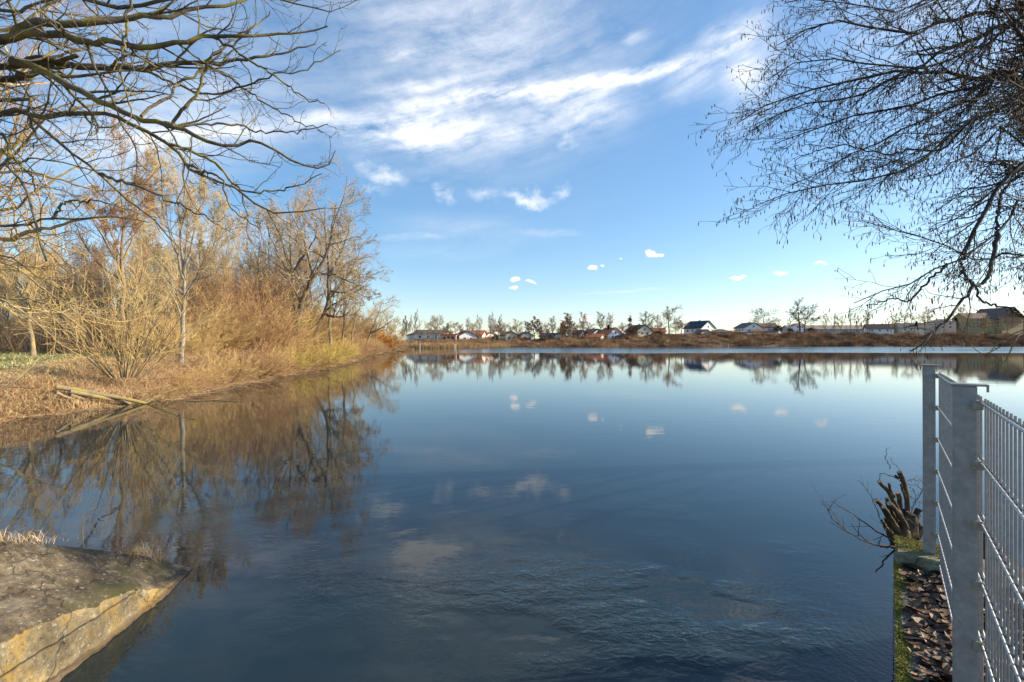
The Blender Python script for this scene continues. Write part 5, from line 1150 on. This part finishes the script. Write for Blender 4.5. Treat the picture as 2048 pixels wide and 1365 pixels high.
    for k_ in range(balc):
        z = he-.2-k_*2.9
        mb = MB().box((0, -L_-.8, z-1.1), (g*.86, 1.6, .2))
        for i in range(40): mb.box(((i-19.5)*g*.86/40, -L_-1.55, z-.5), (g*.86/40*.7, .06, 1.0))
        mb.box((0, -L_-1.55, z+.04), (g*.87, .12, .1)); mb.build('balcony', M['timber'], e)
    return e
house(864, 55, 11, 16, 668, 661, 80, 'w_white', 'r_dark', 'low white house with a dark roof at the left end of the village', rows=1)
house(833, 60, 9, 10, 671, 665, 20, 'w_white', 'r_dark', 'small white house half hidden beside the thin solitary tree')
house(899, 38, 9, 7.5, 670, 667, 90, 'w_pink', 'r_orange', 'pink flat-roofed house left of the red-tiled houses', hip=True, rows=1, chim=False)
house(930, 34, 9, 8, 672, 664, 28, 'w_bluewhite', 'r_brown', 'pale bluish gable house with a brown roof just left of the orange-roofed one', rows=1, nwF=2)
house(948, 37, 7.5, 11, 670, 662, 78, 'w_white', 'r_orange', 'bright white two-storey house with an orange tiled roof', rows=2)
house(971, 42, 9, 9, 672, 666, 50, 'w_white', 'r_orange', 'small white gable house under a long orange roof, right of the bright two-storey one')
house(1018, 30, 8, 8, 671, 664, 24, 'w_cream', 'r_brown', 'cream house with a pointed gable and brown roof, left of centre', rows=2, nwF=2)
house(1049, 34, 8, 8, 672, 665, 22, 'w_white', 'r_dark', 'small white gable house with a dark roof, right of the cream gable house', rows=1)
house(1096, 40, 9, 8, 673, 667, 65, 'w_cream', 'r_brown', 'low cream house left of the small white gable cottage', rows=1)
house(1118, 34, 8, 8, 673, 666, 10, 'w_white', 'r_brown', 'small white gable cottage in the middle of the far bank', rows=1)
house(1153, 48, 8, 9, 668, 661, 60, 'w_white', 'r_brown', 'white house with a brown roof behind the dense greenish tree', rows=2)
house(1186, 44, 9.5, 9, 667, 659, 35, 'w_bluewhite', 'r_dark', 'bluish-white gable house with a dark roof left of the red-roofed house', rows=2)
house(1190, 26, 7, 9, 675, 669, 60, 'w_cream', 'r_orange', 'low annex with an orange roof in front of the bluish-white gable house', rows=1, chim=False)
house(1220, 34, 11, 11, 669, 657, 25, 'w_bluewhite', 'r_orange', 'pale gable house with a steep red-orange roof', rows=2, nwF=2)
house(1246, 30, 8, 8, 674, 669, 75, 'w_cream', 'r_brown', 'low yellowish annex between the red-roofed house and the large cream house', rows=1, chim=False)
house(1277, 34, 10.5, 12, 662, 651, 22, 'w_cream', 'r_brown', 'large cream three-storey gable house', rows=3, nwF=2, balc=0)
house(1303, 48, 10, 16, 664, 657, 80, 'w_cream', 'r_red', 'long reddish-brown roofed house behind the large cream one', rows=1)
house(1399, 44, 14.5, 13, 657, 643, 32, 'w_white', 'r_navy', 'large white house with a navy roof standing clear on the right', rows=1, nwF=3, nwL=3)
house(1405, 30, 8, 6, 666, 660, 20, 'w_grey', 'r_brown', 'small brown-roofed shed in front of the navy-roofed house', rows=1, nwF=1, nwL=1, nwR=1, chim=False, name='shed')
house(1440, 34, 9, 12, 666, 658.5, 90, 'w_grey', 'r_dark', 'low dark hipped roof right of the navy-roofed house', hip=True, chim=False, rows=1)
house(1468, 40, 6, 14, 665, 661.5, 90, 'w_grey', 'r_greybrown', 'low flat outbuilding left of the white bungalow', chim=False, rows=1, hip=True)
house(1496, 44, 12, 12, 656, 646.5, 6, 'w_white', 'r_brown', 'white gable-fronted part of the bungalow with one attic window', rows=1, nwF=2, over=.8)
house(1530, 50, 9, 13, 655.5, 647.5, 90, 'w_white', 'r_brown', 'long white wing with a brown roof joined to the right of the gable-fronted bungalow', rows=1, chim=False)
house(1524, 36, 4, 16, 663, 660, 90, 'w_grey', 'r_brown', 'low brown-roofed carport in front of the white bungalow', rows=0, chim=False, name='shed')
house(1595, 110, 8, 8, 651, 646, 90, 'w_white', 'r_red', 'small distant white house seen between the two dark trunks', hip=True, rows=1, chim=False)
house(1668, 120, 14, 92, 659, 651.5, 90, 'w_greyb' if 'w_greyb' in M else 'w_grey', 'r_greybrown', 'very long low brown-roofed warehouse', rows=1, nwL=8, nwR=12, chim=False, name='warehouse')
house(1757, 70, 11, 18, 658, 649, 60, 'w_white', 'r_brown', 'brown-roofed building whose white gable closes the long warehouse', rows=1, chim=False, nwF=1)
house(1820, 56, 10, 22, 656, 647, 84, 'w_cream', 'r_dark', 'long yellowish house with a dark roof behind the alder twigs', rows=1, nwL=4)
house(1880, 66, 14, 17, 645, 638.5, 62, 'w_peach', 'r_dark', 'pink and peach building with a low dark hipped roof', hip=True, rows=2, nwF=2, nwL=3)
house(1994, 60, 24, 22, 637, 617, 12, 'w_olive', 'r_brown', 'big yellowish chalet with wooden balconies and a red-brown gable at the right edge', rows=3, nwF=7, nwL=5, balc=2, over=1.6, gable_clad='timber')
house(1946, 66, 16, 22, 638, 627, 84, 'w_olive', 'r_brown', 'left wing of the chalet with a long brown roof', rows=3, nwL=7, nwR=7, chim=False)
house(2062, 64, 14, 20, 642, 631, 84, 'w_olive', 'r_greybrown', 'house cut by the right edge of the picture, next to the chalet', rows=2, nwL=4)
# small signs of the shore: white posts in the water, a path rail
for px, d_, h_, lab in ((840, 180, 1.9, 'left one of the two thin white poles in front of the reeds'), (910, 184, 1.7, 'right one of the two thin white poles in front of the reeds'), (1457, 245, 1.6, 'short white pole in the water below the low dark hipped roof'), (1928, 268, 2.0, 'thin grey pole in the water below the chalet')):
    x = (px-HX)/F*d_
    c = np.array([[(x, d_, -.8), (x, d_, h_)]]); v, f = tubes(c, np.full((1, 2), .10), 8); tag(MB().add(v, [f]).add(v[-8:], [[tuple(range(8))]]).build('marker_pole', M['w_white'], smooth=False), lab, 'pole')
